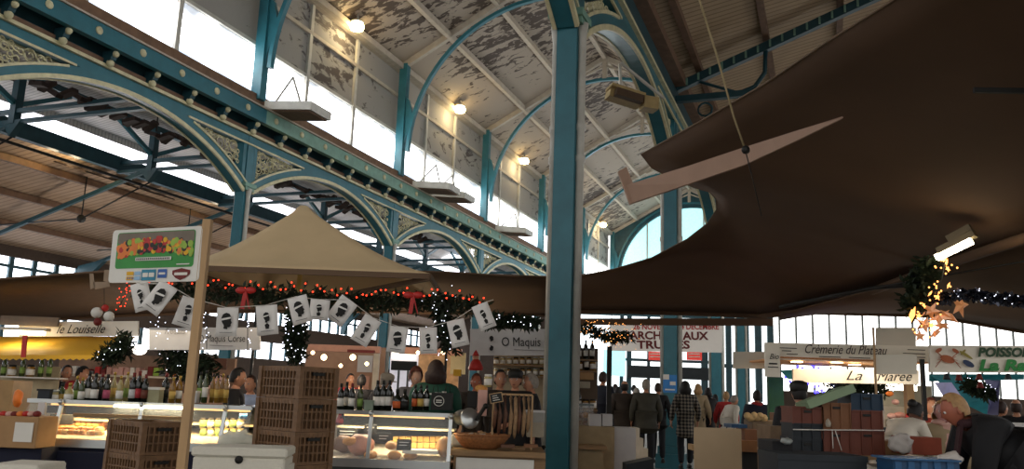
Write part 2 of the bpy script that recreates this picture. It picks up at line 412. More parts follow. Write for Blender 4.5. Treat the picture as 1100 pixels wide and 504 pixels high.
# columns
def column(x, y, label, cat='column', top=9.05, grp=None):
    c = N(x, y, 0); t = thing('iron_column', label, cat, c, 0, grp)
    m = MB(); m.bb((x - .16, y - .15, .5), (x + .16, y + .15, top)); m.nave().build('shaft', teal, t, True)
    m = MB()
    for s in (-1, 1):
        m.lathe([(.065, .5), (.065, 5.1), (.085, 5.12), (.085, 5.2), (.065, 5.22), (.065, 5.6), (.085, 5.62), (.085, 5.7), (.065, 5.72), (.065, 7.1), (.09, 7.28), (.1, 7.35)], 10, (x + s * .21, y, 0))
    m.nave().build('colonette', ivory, t, True)
    m = MB(); m.bb((x - .34, y - .3, 0), (x + .34, y + .3, .34)); m.bb((x - .29, y - .24, .34), (x + .29, y + .24, .52)); m.nave().build('plinth', teal, t, True)
    m = MB(); m.bb((x - .25, y - .2, 7.3), (x + .25, y + .2, 7.4)); m.bb((x - .28, y - .26, 7.4), (x + .28, y + .26, 7.52)); m.nave().build('capital', teal_l, t, True)
    return t
def pack(test, box, seed, rmin=.05, rmax=.24, tries=900):
    rnd = random.Random(seed); cs = []
    for i in range(tries):
        p = (rnd.uniform(box[0], box[1]), rnd.uniform(box[2], box[3])); d = test(*p)
        for q in cs: d = min(d, math.hypot(p[0] - q[0], p[1] - q[1]) - q[2])
        if d > rmin: cs.append((p[0], p[1], min(d, rmax)))
    return cs
ZC, RA, AS = 8.62, 7.7, 4.36
def arcade(x, ya, yb, label, seed, face_s=1):
    yc = (ya + yb) / 2; a = (yb - ya) / 2 - .2
    t = thing('arcade_arch', label, 'arch', N(x, yc, 7.2), 0, 'cast iron arcade arches')
    th0 = math.asin(a / RA)
    def arc(r, n=28): return [(x, yc + r * math.sin(-th0 + 2 * th0 * i / n), ZC - RA + r * math.cos(-th0 + 2 * th0 * i / n)) for i in range(n + 1)]
    pts = arc(RA)
    m = MB(); m.sweep(pts, [(-.17, 0), (.17, 0), (.17, .3), (-.17, .3)], up=(0, 0, 1)); m.nave().build('arch_band', teal, t, True)
    m = MB()
    for s in (-1, 1):
        for h0, h1 in ((-.03, .07),):
            m.sweep(pts, [(s * .15, h0), (s * .21, h0), (s * .21, h1), (s * .15, h1)], up=(0, 0, 1))
        for sd in (-1, 1):
            pp = [p for p in pts if (p[1] - yc) * sd > 1.75]
            m.sweep(pp, [(s * .15, .25), (s * .2, .25), (s * .2, .31), (s * .15, .31)], up=(0, 0, 1))
    m.nave().build('edge_moulding', cream, t, True)
    m = MB(); m.bb((x - .15, ya, 8.74), (x + .15, yb, 9.0)); 
    for y in (ya + .25, yb - .25): m.bb((x - .14, y - .07, 7.52), (x + .14, y + .07, 8.8))
    m.nave().build('top_beam', teal, t, True)
    m = MB()
    for s in (-1, 1):
        m.bb((x + s * .15, ya, 8.98), (x + s * .24, yb, 9.06))
        m.bb((x + s * .15, ya, 8.7), (x + s * .19, yc - 1.85, 8.75)); m.bb((x + s * .15, yc + 1.85, 8.7), (x + s * .19, yb, 8.75))
    m.nave().build('beam_moulding', cream, t, True)
    for sd in (-1, 1):
        ye = yc + sd * (a - .16)
        def test(y, z):
            d1 = abs(ye - y) if (ye - y) * sd > 0 else -1
            d2 = 8.7 - z; d3 = math.hypot(y - yc, z - (ZC - RA)) - (RA + .3)
            return min(d1, d2, d3)
        cs = pack(test, (min(ye, ye - sd * 2.6), max(ye, ye - sd * 2.6), 7.4, 8.72), seed + sd)
        m = MB()
        for y, z, r in cs:
            m.tube([(x + .03, y + r * .93 * math.cos(2 * PI * i / 12), z + r * .93 * math.sin(2 * PI * i / 12)) for i in range(12)], .022, 4, True)
            if r > .09:
                a0 = random.uniform(0, 6)
                m.tube([(x + .03, y + r * (.8 - .07 * i) * math.cos(a0 + i * .75), z + r * (.8 - .07 * i) * math.sin(a0 + i * .75)) for i in range(9)], .018, 4)
        m.nave().build('scroll_lattice', cream, t, True)
    return t
LN = ['nearest teal iron arch of the far arcade, cut by the left edge', 'second teal arch of the far arcade, above the beige tent peak', 'third teal arch of the far arcade, right of the beige tent', 'fourth small teal arch of the far arcade, beside the front column', 'fifth teal arch of the far arcade, behind the front column', 'farthest teal arch of the far arcade']
for i in range(6): arcade(XL, YL[i], YL[i + 1], LN[i], 10 * i)
LC = ['teal iron column of the far arcade, off to the left', 'teal iron column right of the fruit signboard, beside the beige tent', 'teal iron column of the far arcade, rising behind the beige tent slope', 'third slim teal column of the far arcade, right of the tent', 'fourth slim column of the far arcade, left of the front column', 'fifth far arcade column, mostly hidden', 'last far arcade column at the end gable']
for i, y in enumerate(YL): column(XL, y, LC[i])
RN = ['near dark iron arch springing from the front column to the poster column', 'near arcade arch beyond the poster column, over the tent opening', 'third arch of the near arcade, behind the tents', 'fourth arch of the near arcade, behind the tents', 'last arch of the near arcade']
for i in range(5): arcade(XR, YR[i], YR[i + 1], RN[i], 100 + 10 * i)
arcade(XR, 2.65, YR[0], 'arch of the near arcade overhead, in front of the front column', 190)
RC = ['broad teal iron column in the foreground, cutting the photo top to bottom', 'teal iron column carrying the blue notice, by the crowd', 'teal column right of the truffle banner', 'slimmer teal column behind the plywood panel stall', 'fifth near arcade column, far behind', 'sixth near arcade column, far behind', 'last near arcade column at the end wall']
for i, y in enumerate(YR): column(XR, y, RC[i])
# near arcade upper wall + aisle side
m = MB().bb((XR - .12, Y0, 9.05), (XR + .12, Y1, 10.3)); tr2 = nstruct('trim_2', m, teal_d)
nstruct('plate', MB().bb((XR + .12, Y0, 9.7), (XR + .4, Y1, 9.95)), brownp, tr2)
# right aisle roof
def aisle_z(x): return 10.15 + .39 * (x + 3.3)
m = MB(); m.add([(-3.5, Y0, aisle_z(-3.5)), (-3.5, Y1, aisle_z(-3.5)), (4.5, Y1, aisle_z(4.5)), (4.5, Y0, aisle_z(4.5)), (12.5, Y1, aisle_z(-3.5)), (12.5, Y0, aisle_z(-3.5))], [(0, 1, 2, 3), (3, 2, 4, 5)])
c2 = nstruct('ceiling_aisle', m, aisle_b)
for x in (-2.9, -1.2, .6, 2.4, 4.2): nstruct('purlin', MB().bb((x - .08, Y0, aisle_z(x) - .2), (x + .08, Y1, aisle_z(x) - .02)), brownp, c2)
for k, y in enumerate(YR[:4]):
    t = thing('aisle_truss', 'dark teal lattice truss of the near aisle, ' + ('overhead and out of sight', 'rising right above the tent', 'second beyond the tent edge', 'third, farther along')[k], 'roof truss', N(XR, y, 9.5), 0, 'aisle roof trusses')
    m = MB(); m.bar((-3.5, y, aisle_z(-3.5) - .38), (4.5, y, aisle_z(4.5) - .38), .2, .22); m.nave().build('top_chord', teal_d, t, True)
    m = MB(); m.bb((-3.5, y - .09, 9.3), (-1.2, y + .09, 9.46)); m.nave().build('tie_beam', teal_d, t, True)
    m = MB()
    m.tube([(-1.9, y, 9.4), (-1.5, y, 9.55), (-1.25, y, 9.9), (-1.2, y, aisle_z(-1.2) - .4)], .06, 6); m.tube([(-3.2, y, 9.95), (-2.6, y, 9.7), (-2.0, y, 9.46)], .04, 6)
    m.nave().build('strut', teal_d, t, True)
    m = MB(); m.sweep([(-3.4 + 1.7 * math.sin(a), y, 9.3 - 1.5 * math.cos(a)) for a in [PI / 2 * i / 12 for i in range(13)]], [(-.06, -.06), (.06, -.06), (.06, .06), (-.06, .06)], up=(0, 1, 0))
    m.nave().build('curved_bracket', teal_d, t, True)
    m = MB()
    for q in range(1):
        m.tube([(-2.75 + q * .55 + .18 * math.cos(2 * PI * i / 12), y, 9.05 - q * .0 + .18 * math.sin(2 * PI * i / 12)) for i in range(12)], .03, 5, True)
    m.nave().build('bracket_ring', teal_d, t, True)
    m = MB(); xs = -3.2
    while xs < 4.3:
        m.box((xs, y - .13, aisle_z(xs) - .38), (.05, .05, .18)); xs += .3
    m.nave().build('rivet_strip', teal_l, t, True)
# end gable with the arched fan window
yg = 66.0; m = MB(); n = 32; arcp = []; outp = []
for i in range(n + 1):
    a = PI * i / n; arcp.append((XM - 5.6 * math.cos(a), 11.2 + 5.6 * math.sin(a)))
    d = V((-math.cos(a), math.sin(a))); 
    x = XM - 6.4 * math.cos(a) if abs(math.cos(a)) > .999 else None
    k = 30.0
    for s in (1,):
        if d.x < -1e-6: k = min(k, 6.4 / -d.x)
        if d.x > 1e-6: k = min(k, 6.4 / d.x)
        # roof line z = ZR - (ZR-ZE)/6.4*|x|
        sl = (ZR - ZE) / 6.4; k = min(k, (ZR - 11.2) / (d.y + sl * abs(d.x)))
    outp.append((XM + d.x * k, 11.2 + d.y * k))
for dy in (0, .3):
    pass
m.grid([[V((x, yg, z)) for x, z in arcp], [V((x, yg, z)) for x, z in outp]], False)
m.grid([[V((x, yg, z)) for x, z in arcp], [V((x, yg + .4, z)) for x, z in arcp]], False)
for x0, x1 in ((XM - 6.4, XM - 5.6), (XM + 5.6, XM + 6.4)): m.bb((x0, yg, 0), (x1, yg + .4, 11.2))
m.bb((XM - 6.4, yg, 4.2), (XM + 6.4, yg + .4, 5.0))
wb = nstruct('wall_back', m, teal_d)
m = MB(); m.mi = 0; m.poly([(XM - 5.7 * math.cos(PI * i / 24), yg + .25, 11.2 + 5.7 * math.sin(PI * i / 24)) for i in range(25)]); m.mi = 1; m.bb((XM - 5.7, yg + .24, 5), (XM + 5.7, yg + .26, 11.2))
gw = nstruct('window_20', m, (aqua_glass, sky_glass2))
m = MB()
for x in (-3.4, -1.1, 1.1, 3.4): m.bb((XM + x - .06, yg + .1, 5), (XM + x + .06, yg + .2, 11.2 + math.sqrt(5.6 ** 2 - x * x)))
for z in (8.1, 11.2): m.bb((XM - 5.6, yg + .1, z - .07), (XM + 5.6, yg + .2, z + .07))
nstruct('mullion', m, ivory, gw)
# left side hall
def side_z(x): return 9.5 + .34 * (x + 24)
m = MB(); m.add([(-24, Y0, side_z(-24)), (-24, Y1, side_z(-24)), (-32, Y1, side_z(-32)), (-32, Y0, side_z(-32))], [(0, 1, 2, 3)])
c3 = nstruct('ceiling_side_hall', m, sideroof)
for x in (-25.6, -27.6, -29.6): nstruct('purlin', MB().bb((x - .1, Y0, side_z(x) - .25), (x + .1, Y1, side_z(x) - .02)), brownp, c3)
nstruct('lantern_curb', MB().bb((-24.1, Y0, 9.1), (-23.85, Y1, 9.62)), teal_d, c3)
m = MB(); m.add([(-24.05, Y0, 10.3), (-24.05, Y1, 10.3), (-20.4, Y1, 11.7), (-20.4, Y0, 11.7), (-16.3, Y1, 10.3), (-16.3, Y0, 10.3)], [(0, 1, 2, 3), (3, 2, 4, 5)])
c4 = nstruct('ceiling_lantern', m, lantern_b)
nstruct('lantern_head', MB().bb((-24.15, Y0, 10.1), (-23.95, Y1, 10.4)), lantern_b, c4)
nstruct('ridge_beam', MB().bb((-22.7, Y0, 10.55), (-22.5, Y1, 10.75)), teal_d, c4)
m = MB().bb((-24.05, Y0, 9.6), (-24.0, Y1, 10.12)); sk = nstruct('window_30', m, sky_strip)
for k, y in enumerate([6.0, 11.6, 17.2, 22.7, 28.2, 33.8, 39.3, 44.9, 50.4]):
    t = thing('side_truss', 'dark blue king post truss in the side hall, ' + ('out of view', 'beyond the left edge', 'farthest left, over the skylight strip', 'second, left of the iron column', 'third, behind the iron column', 'fourth, over the tent peak', 'fifth, right of the tent peak', 'sixth, far along', 'seventh, farthest')[k], 'roof truss', N(-22.5, y, 9.3), 0, 'side hall trusses')
    m = MB(); m.bb((-22.62, y - .12, 9.0), (-22.38, y + .12, 10.7)); m.poly([(-22.9, y - .1, 9.1), (-22.1, y - .1, 9.1), (-22.5, y - .1, 8.6)], .2, (0, 1, 0)); m.nave().build('king_post', teal_d, t, True)
    m = MB(); m.bb((-24, y - .08, 9.34), (XL, y + .08, 9.46)); m.bb((-24, y - .08, 9.02), (XL, y + .08, 9.12)); m.nave().build('tie_beam', teal_d, t, True)
    m = MB(); m.bar((-22.5, y, 9.1), (-31.3, y, side_z(-31.3) - .55), .12, .14); m.nave().build('lower_rafter', teal_d, t, True)
    m = MB(); m.bar((-22.5, y, 9.6), (-22.5, y - 1.8, 10.5), .12, .14); m.bar((-22.5, y, 9.6), (-22.5, y + 1.8, 10.5), .12, .14); m.nave().build('knee_brace', teal, t, True)
    m = MB(); m.tube([(-22.5, y, 8.6), (-25.5, y, 7.4), (-31, y, 7.3)], .03, 5); m.nave().build('tension_rod', black, t, True)
    m = MB(); m.ball((-25.5, y, 7.4), .16, 8); m.tube([(-25.5, y, 7.4), (-25.5, y, side_z(-25.5))], .025, 5); m.nave().build('pendant_boss', black, t, True)
    m = MB(); m.poly([(-31.4, y - .1, 5.3), (-31.1, y - .1, 5.3), (-30.9, y - .1, 6.0), (-29.8, y - .1, 6.9), (-31.4, y - .1, 6.6)], .2, (0, 1, 0)); m.nave().build('wall_bracket', teal_d, t, True)
pipe = MB().tube([N(-22.9, Y0, 8.55), N(-22.9, Y1, 8.55)], .05, 6).build('ceiling_pipe', black); tag(pipe, 'thin dark pipe running along under the skylight strip', 'pipe')
# catwalk of dark slats hung under the lantern roof
t = thing('slatted_screen', 'dark ragged slatted screens hung in a row under the side hall roof', 'screen', N(-20.5, 15, 9.9))
m = MB(); y = 13.0
rnd = random.Random(4)
while y < 40:
    m.box((-19.8 + rnd.uniform(-.2, .2), y, 9.45 + rnd.uniform(-.1, .1)), (.5, .22, .12), Matrix.Rotation(rnd.uniform(-.6, .6), 3, 'Y')); y += .32
m.nave().build('slats', mat('dark screen', hx('3a2c25'), .8), t, True)
for y in (14, 20, 26, 32, 38): MB().bar((-19.8, y, 9.45), (-19.8, y, 11.3), .03, .03).nave().build('hanger', black, t, True)
t = thing('slatted_screen', 'dark slatted panels beside the two side hall lamps, left of the column', 'screen', N(-24.6, 22, 8.9))
m = MB()
for q in range(7): m.box((-24.9, 21.2 + q * .8, 9.0), (.7, .45, .05), Matrix.Rotation(.3, 3, 'Y'))
m.nave().build('slats', mat('dark screen', hx('3a2c25'), .8), t, True)
# outer wall of the side hall and its high windows
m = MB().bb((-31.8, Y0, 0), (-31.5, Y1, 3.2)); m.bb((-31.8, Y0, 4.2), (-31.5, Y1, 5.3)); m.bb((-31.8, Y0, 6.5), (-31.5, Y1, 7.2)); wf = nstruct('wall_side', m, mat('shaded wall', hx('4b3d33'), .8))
w = nstruct('window_31', MB().bb((-31.75, Y0, 5.3), (-31.7, Y1, 6.5)), mat('daylit side glazing', hx('f0f4ff'), .3, emit=5, ecol=hx('f2f6ff')))
y = Y0; m = MB()
while y < Y1: m.bb((-31.66, y - .1, 5.3), (-31.55, y + .1, 6.5)); y += 1.1
m.bb((-31.66, Y0, 6.05), (-31.52, Y1, 6.17)); nstruct('mullion', m, teal_d, w)
w = nstruct('window_32', MB().bb((-31.75, Y0, 3.2), (-31.7, Y1, 4.2)), sky_glass2)
m = MB(); y = Y0
while y < Y1: m.bb((-31.66, y - .08, 3.2), (-31.55, y + .08, 4.2)); y += 1.5
nstruct('mullion', m, teal_d, w)
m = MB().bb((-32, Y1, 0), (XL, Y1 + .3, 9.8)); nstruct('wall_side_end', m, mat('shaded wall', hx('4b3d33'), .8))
w = nstruct('window_33', MB().bb((-24.3, Y1 - 16, 10.25), (-16.5, Y1 - 15.9, 11.7)), sky_glass2)
# lamps along the clerestory
def wall_lamp(p, label, e, r=.2, grp='lamps of the hall'):
    t = thing('hall_lamp', label, 'lamp', p, 0, grp)
    MB().lathe([(.02, 0), (r * .8, -.06), (r, -.2), (r * .85, -.32), (.02, -.38)], 14).build('globe', lamp_y, t)
    MB().lathe([(.03, .35), (.05, .05), (r * .9, 0), (r * .9, -.05)], 12).build('canopy', ivory, t)
    lamp('POINT', 'hall_lamp_light', V(p) + V((0, 0, -.6)), e, (1, .8, .5), .2)
for k, y in enumerate((25.0, 34.4, 43.5, 52.6, 61.8)):
    p = N(XL + .35, y, 15.0 - .05)
    wall_lamp(p, 'round glowing lamp under the nave eave, ' + ('biggest and highest of the row', 'second along the row', 'third along the row, near the column', 'fourth along, hidden behind the column', 'smallest and farthest, right of the column')[k], 45, .27)
for k, (x, y, r) in enumerate(((58, 152, .3), (82, 163, .22), (232, 210, .24))):
    d = ray(x, y); q = NV.inverted() @ d; t_ = -24.3 / q.x; p = d * t_ + V((0, 0, H + .15))
    wall_lamp(p, 'warm lamp under the side hall skylight, ' + ('big and bright at the far left', 'smaller one tilted beside the dark slats', 'small one left of the iron column')[k], 14, r)
# boxes jutting from the cornice
bm_ = MB(); 
def cbox(y, label, l=1.7):
    t = thing('floodlight_box', label, 'floodlight', N(XL + .7, y, 9.8), 0, 'flat boxes on the cornice')
    T = Matrix.Translation((XL + 1.2, y, 9.95)) @ Matrix.Rotation(.1, 4, 'Y')
    m = MB(); m.box((0, 0, 0), (l, 1.1, .26)); m.poly([(-l / 2, -.47, .07), (l / 2, -.47, .07), (l / 2 - .2, -.3, .2), (-l / 2 + .1, -.3, .2)], .6, (0, 1, 0)); m.xf(T); m.nave().build('housing', ivory, t, True)
    m = MB(); m.box((0, 0, -.12), (l * .9, .95, .1)); m.xf(T); m.nave().build('underside', brownp, t, True)
    m = MB(); m.bar((-.7, -.3, .1), (.3, -.9, .75), .05, .05); m.bar((.3, -.9, .75), (.3, -.3, .1), .05, .05); m.xf(T); m.nave().build('stay_rod', ivory, t, True)
for y, lb in ((20.7, 'flat pale box jutting from the cornice beside the first iron column'), (30.6, 'flat pale box on the cornice, left of a close pair'), (32.2, 'flat pale box on the cornice, right of a close pair'), (40.0, 'small flat box farthest along the cornice, near the front column')): cbox(y, lb)
# floodlight beside the near arch
p = P(672, 104, 16.5); t = thing('wall_floodlight', 'yellowish rectangular floodlight on the near iron arch, right of the front column', 'floodlight', p, .25)
MB().box((0, 0, .1), (.75, .4, .06), Matrix.Rotation(.18, 3, 'Y')).box((0, .1, 0), (.72, .3, .2), Matrix.Rotation(.18, 3, 'Y')).build('housing', mat('aged enamel', hx('a08a5c'), .5), t)
MB().box((.02, -.06, -.02), (.6, .3, .16), Matrix.Rotation(.18, 3, 'Y')).build('reflector', mat('brown reflector', hx('4a3520'), .5), t)
MB().box((.52, 0, -.1), (.32, .3, .26), Matrix.Rotation(.05, 3, 'Y')).build('gear_box', mat('aged enamel', hx('a08a5c'), .5), t)
MB().bar((-.1, 0, .1), (-.1, .1, .75), .05, .05).bar((-.1, .05, .75), (1.0, .3, .2), .05, .05).build('mounting_arm', ivory, t)
# ================================================================== TENTS
def lerp(a, b, t): return a + (b - a) * t
def path(pts, n):
    """resample a polyline of vectors to n points by chord length"""
    pts = [V(p) for p in pts]; d = [0]
    for a, b in zip(pts, pts[1:]): d.append(d[-1] + (b - a).length)
    out = []
    for i in range(n):
        s = d[-1] * i / (n - 1); j = 0
        while j < len(pts) - 2 and d[j + 1] < s: j += 1
        out.append(pts[j].lerp(pts[j + 1], (s - d[j]) / max(1e-9, d[j + 1] - d[j])))
    return out
# big brown canopy overhead: near edge (cut in curves) and far rim, paired station by station
NE = [(440, 292, 12.9), (530, 295, 12.9), (615, 298, 12.8), (660, 289, 12.3), (700, 277, 11.6), (738, 257, 10.6), (760, 240, 9.8), (770, 225, 9.2), (769, 213, 8.7), (762, 206, 8.3), (748, 202, 8.0),
      (722, 192, 7.6), (700, 180, 7.3), (689, 166, 7.1), (760, 126, 6.1), (820, 91, 5.3), (890, 44, 4.5), (960, 0, 3.9), (1040, -60, 3.4), (1180, -170, 3.0)]
FE = [(440, 334, 16), (530, 334, 16), (615, 333, 16), (660, 333, 16), (700, 334, 16), (740, 335, 15.6), (775, 336, 15.2), (815, 338, 14.2), (860, 333, 12.4), (915, 318, 10.6), (985, 292, 8.7),
      (1040, 272, 7.4), (1075, 260, 6.7), (1100, 252, 6.3), (1130, 243, 5.9), (1160, 233, 5.6), (1190, 224, 5.3), (1230, 212, 5), (1280, 197, 4.7), (1380, 165, 4.4)]
rows = []
for a, b in zip(NE, FE):
    p, q = P(*a), P(*b); r = []
    for j in range(9):
        t = j / 8; r.append(p.lerp(q, t) + V((0, 0, .10 * math.sin(PI * t))))
    rows.append(r)
t = thing('tent_canopy', 'huge dark brown tent canopy overhead, its cut edge curving round an opening', 'tent', (P(830, 338, 12.1).x, 12.1, 0))
MB().grid(rows).build('canopy_cloth', canvas_d, t, True, solid=.01)
MB().tube([P(*a) for a in NE], .008, 5).build('hem', canvas_b, t, True)
MB().tube([P(*a) + V((0, 0, -.03)) for a in FE], .05, 6).build('rim_beam', canvas_d, t, True)
MB().tube([P(842, 123, 5.9), P(960, 84, 4.9), P(1105, 36, 4.2)], .02, 5).build('seam', mat('dark seam', hx('2a1d14'), .9), t, True)
MB().bar(P(1046, 97, 4.4), P(1110, 98, 4.4), .02, .03).build('ridge_bar', black, t, True)
MB().bar(P(1047, 240, 6.6), P(1098, 165, 5.4), .06, .02).build('strut', mat('pale strut', hx('6d5a48'), .7), t, True)
px_, py_ = P(830, 345, 14.0), P(600, 344.5, 16.2)
MB().bar(px_ + V((0, 0, -.02)), py_ + V((0, 0, -.02)), .08, .12).build('cross_beam', canvas_d, t, True)
# pale beam folded along the tent corner
t = thing('tent_beam', 'pale flat tent beam with a stubby upright end, slung under the brown canopy', 'beam', P(680, 200, 6.3))
m = MB()
top = [P(672, 199, 6.9), P(740, 178, 6.3), P(800, 158, 5.9), P(860, 139, 5.3), P(905, 125, 4.95)]; bot = [P(677, 219, 6.9), P(740, 197.5, 6.3), P(800, 177, 5.9), P(860, 149, 5.3), P(906, 126.5, 4.95)]
bk = V((0, .05, 0)); m.grid([top, bot, [q + bk for q in bot], [q + bk for q in top], top], False)
m.poly([P(664, 184, 6.9), P(673, 179, 6.9), P(682, 202, 6.88), P(682, 217, 6.88), P(677, 219.5, 6.88)], .05, (0, 1, 0)); m.build('beam_body', armm, t, True)
t = thing('hanging_rope', 'thin pale rope hanging down to a knot on the brown canopy', 'rope', P(800, 160, 5.4))
MB().tube([P(748, -10, 5.4), P(770, 60, 5.4), P(788, 125, 5.4), P(800, 160, 5.4)], .008, 5).build('rope', mat('rope', hx('8a7a58'), .8), t, True)
MB().ball(P(801, 161, 5.38), .03, 8).tube([P(801, 163, 5.38), P(808, 190, 5.5), P(818, 232, 5.7)], .004, 4).build('knot', black, t, True)
# beige peaked tent over the stall
zr = Z_(289, 9.0, 320); xl, xr = X_(190, 9.0, 290), X_(462, 9.0, 292); vf, vb = 9.0, 12.0
pk = P(326, 221, 10.4); base = (pk.x, 10.4, 0)
t = thing('peaked_tent', 'beige canvas tent rising to a soft peak above the corsican stall', 'tent', base)
cor = [V((xl, vf, zr)), V((xr, vf, zr)), V((xr, vb, zr)), V((xl, vb, zr))]
rim = []
for a, b in zip(cor, cor[1:] + cor[:1]):
    for i in range(10): rim.append(a.lerp(b, i / 10))
rows = []
for j in range(11):
    s = j / 10; k = []
    for p in rim:
        q = p.lerp(pk, s); z = zr + (pk.z - zr) * (s ** 1.28) ; k.append(V((q.x, q.y, z)))
    k.append(k[0]); rows.append(k)
rows[-1] = [pk + (p - pk) * .02 for p in rows[-2]]; rows.insert(-1, [pk + V(((p - pk).normalized() * .07).to_tuple()[:2] + (-.012,)) for p in rows[-2]])
m = MB().grid(rows); m.build('canopy_cloth', canvas, t, True, solid=.008)
m = MB()
for a, b in zip(cor, cor[1:] + cor[:1]): m.bar(a + V((0, 0, -.03)), b + V((0, 0, -.03)), .03, .06)
m.build('rim_frame', canvas_b, t, True)
for p in (V((X_(322, 10.4, 300), 10.4, 0)),): MB().bar(V((p.x, 10.4, zr - .45)), V((p.x, 10.4, pk.z - .05)), .05, .05).build('centre_pole', mat('lit pole', hx('c9b26a'), .5), t, True)
m = MB()
for c in cor: m.bar(c + V((0, 0, -.05)), V((pk.x, pk.y, zr - .25)), .04, .05)
m.build('brace', canvas_b, t, True)
for c in (cor[2], cor[3]): MB().bar(V((c.x, c.y, 0)), c, .035, .035).build('leg', black, t, True)
# brown valance tent behind it, and tents to either side
def awning(label, top, bot, base, m_=canvas_b, name='canopy_cloth', tname='market_awning'):
    n = 16; a, b = path([P(*p) for p in top], n), path([P(*p) for p in bot], n)
    t = thing(tname, label, 'awning', base)
    MB().grid([[p.lerp(q, j / 4) + V((0, 0, -.06 * math.sin(PI * j / 4))) for j in range(5)] for p, q in zip(a, b)]).build(name, m_, t, True, solid=.01)
    MB().tube([p + V((0, 0, -.02)) for p in b], .03, 6).build('rim_beam', canvas_d, t, True)
    MB().tube(a, .015, 5).build('hem', canvas_d, t, True)
    return t
t = awning('brown tent roof at far left, behind the fruit signboard', [(-60, 304, 9.6), (0, 300, 9.6), (112, 292, 9.6), (225, 289, 9.8)], [(-60, 347, 13), (0, 345, 13), (118, 338, 13), (225, 334, 13)], (X_(50, 11), 11, 0), mat('brown awning canvas left', hx('56422f'), .85))
m = MB(); v = 9.3
for q in ([(96, 294), (100, 294), (102, 309), (97, 311)], [(100, 303), (117, 303), (118, 308), (102, 311)], [(112, 290), (118, 290), (118, 304), (111, 302)]): m.poly([P(x, y, v) for x, y in q], .01)
m.build('scalloped_end', mat('pale valance', hx('95806a'), .8), t, True)
awning('brown tent roof hanging behind the red light garland', [(190, 291, 12.1), (330, 291, 12.1), (470, 292, 12.3), (600, 300, 13.2)], [(190, 334, 14), (330, 333, 14), (470, 334, 14.5), (600, 338, 15.5)], (X_(400, 13), 13, 0))
awning('farther brown tent roof at the right, above the bright windows', [(838, 338, 11.8), (930, 314, 9.8), (1040, 274, 7.6), (1180, 230, 5.9)], [(838, 341, 13.4), (872, 335, 13.4), (1000, 338, 12.6), (1180, 369, 11.4)], (X_(980, 12), 12, 0), canvas_b)
t = thing('tie_rod', 'dark tie rod crossing under the right hand tent to the hanging lamp', 'rod', P(870, 325, 9))
MB().tube([P(838, 330, 10), P(940, 309, 9), P(985, 306, 8.6)], .025, 6).tube([P(890, 318, 9), P(1100, 281, 6.5)], .008, 5).build('rod', black, t, True)
# big sign post with the fruit picture
pt, pb = P(218, 236, 5.0), P(202, 440, 5.0); base = (pb.x, 5.0, 0)
t = thing('fruit_signboard', 'white board with a fruit and vegetable picture on a tall wooden post', 'signboard', base)
MB().bar(V((pb.x, 5, 0)), V((pb.x, 5, pt.z)), .048, .05, (0, 1, 0)).build('post', wood, t, True)
a, b, c, d = P(116, 304, 5.25), P(213, 302, 4.97), P(214, 241, 4.97), P(121, 249, 5.25)
M = face(a, b, 0); w_ = (b - a).length; h_ = ((d - a).length + (c - b).length) / 2
sk_ = (M.inverted() @ d).x / h_
SK = Matrix.Identity(4); SK[0][1] = sk_; SK[1][0] = .0
M = M @ SK
def rrect(w, h, r, x0=0, y0=0, n=5):
    o = []
    for cx, cy, a0 in ((w - r, r, -PI / 2), (w - r, h - r, 0), (r, h - r, PI / 2), (r, r, PI)):
        for i in range(n + 1): a = a0 + PI / 2 * i / n; o.append((x0 + cx + r * math.cos(a), y0 + cy + r * math.sin(a)))
    return o
def flat(M, pts, z): return [M @ V((x, y, z)) for x, y in pts]
MB().poly(flat(M, rrect(w_, h_, .025), -.012), .012).build('board', white, t, True)
m = MB(); pw, ph, x0, y0 = w_ * .87, h_ * .68, w_ * .065, h_ * .26
m.mi = 0; m.poly(flat(M, rrect(pw, ph, .02, x0, y0), .002))
m.mi = 1; m.poly(flat(M, rrect(pw * .98, ph * .3, .015, x0 + .01 * pw, y0 + ph * .68), .003))
rnd = random.Random(7)
for i in range(260):
    u = rnd.random(); k = math.sin(PI * u)
    fx, fy = x0 + pw * (.03 + .94 * u), y0 + ph * (.40 + (rnd.random() - .3) * .36 + .17 * k)
    r = rnd.uniform(.009, .022)
    kind = rnd.choice([2, 2, 2, 5, 6]) if .32 < u < .66 else rnd.choice([3, 4, 4, 5, 3, 6])
    if u < .12: kind = rnd.choice([3, 3, 2])
    m.mi = kind; m.poly(flat(M, [(fx + r * math.cos(2 * PI * j / 9), fy + r * math.sin(2 * PI * j / 9)) for j in range(9)], .004 + i * .00001))
m.mi = 7; m.poly(flat(M, rrect(pw * .46, ph * .09, .004, x0 + pw * .27, y0 + ph * .2), .008))
m.mi = 5
for i in range(20): m.poly(flat(M, rrect(pw * .013, ph * .05, .0004, x0 + pw * (.285 + .0215 * i), y0 + ph * .22), .009))
m.mi = 7; m.poly(flat(M, rrect(pw * .16, ph * .03, .001, x0 + pw * .8, y0 + ph * .06), .008))
m.build('fruit_picture', [mat('print green', hx('2f8a35'), .5), mat('print grey', hx('74685a'), .6), red, orange, greenl, mat('print black', hx('2a2521'), .6), yellow, white], t, True)
m = MB()
def st(u0, u1, v0, v1, mi, z=.004): m.mi = mi; m.poly(flat(M, rrect(w_ * (u1 - u0), h_ * (v1 - v0), .004, w_ * u0, h_ * v0), z))
st(.21, .29, .04, .11, 3); st(.21, .29, .13, .20, 3); st(.30, .37, .04, .11, 4); st(.30, .37, .13, .20, 4)
for k in (.225, .25, .275): st(k, k + .012, .055, .095, 0, .005)
st(.38, .54, .03, .23, 1); st(.395, .455, .09, .17, 2, .006); st(.465, .525, .09, .17, 2, .006)
st(.56, .66, .07, .23, 0); st(.575, .645, .13, .17, 2, .006)
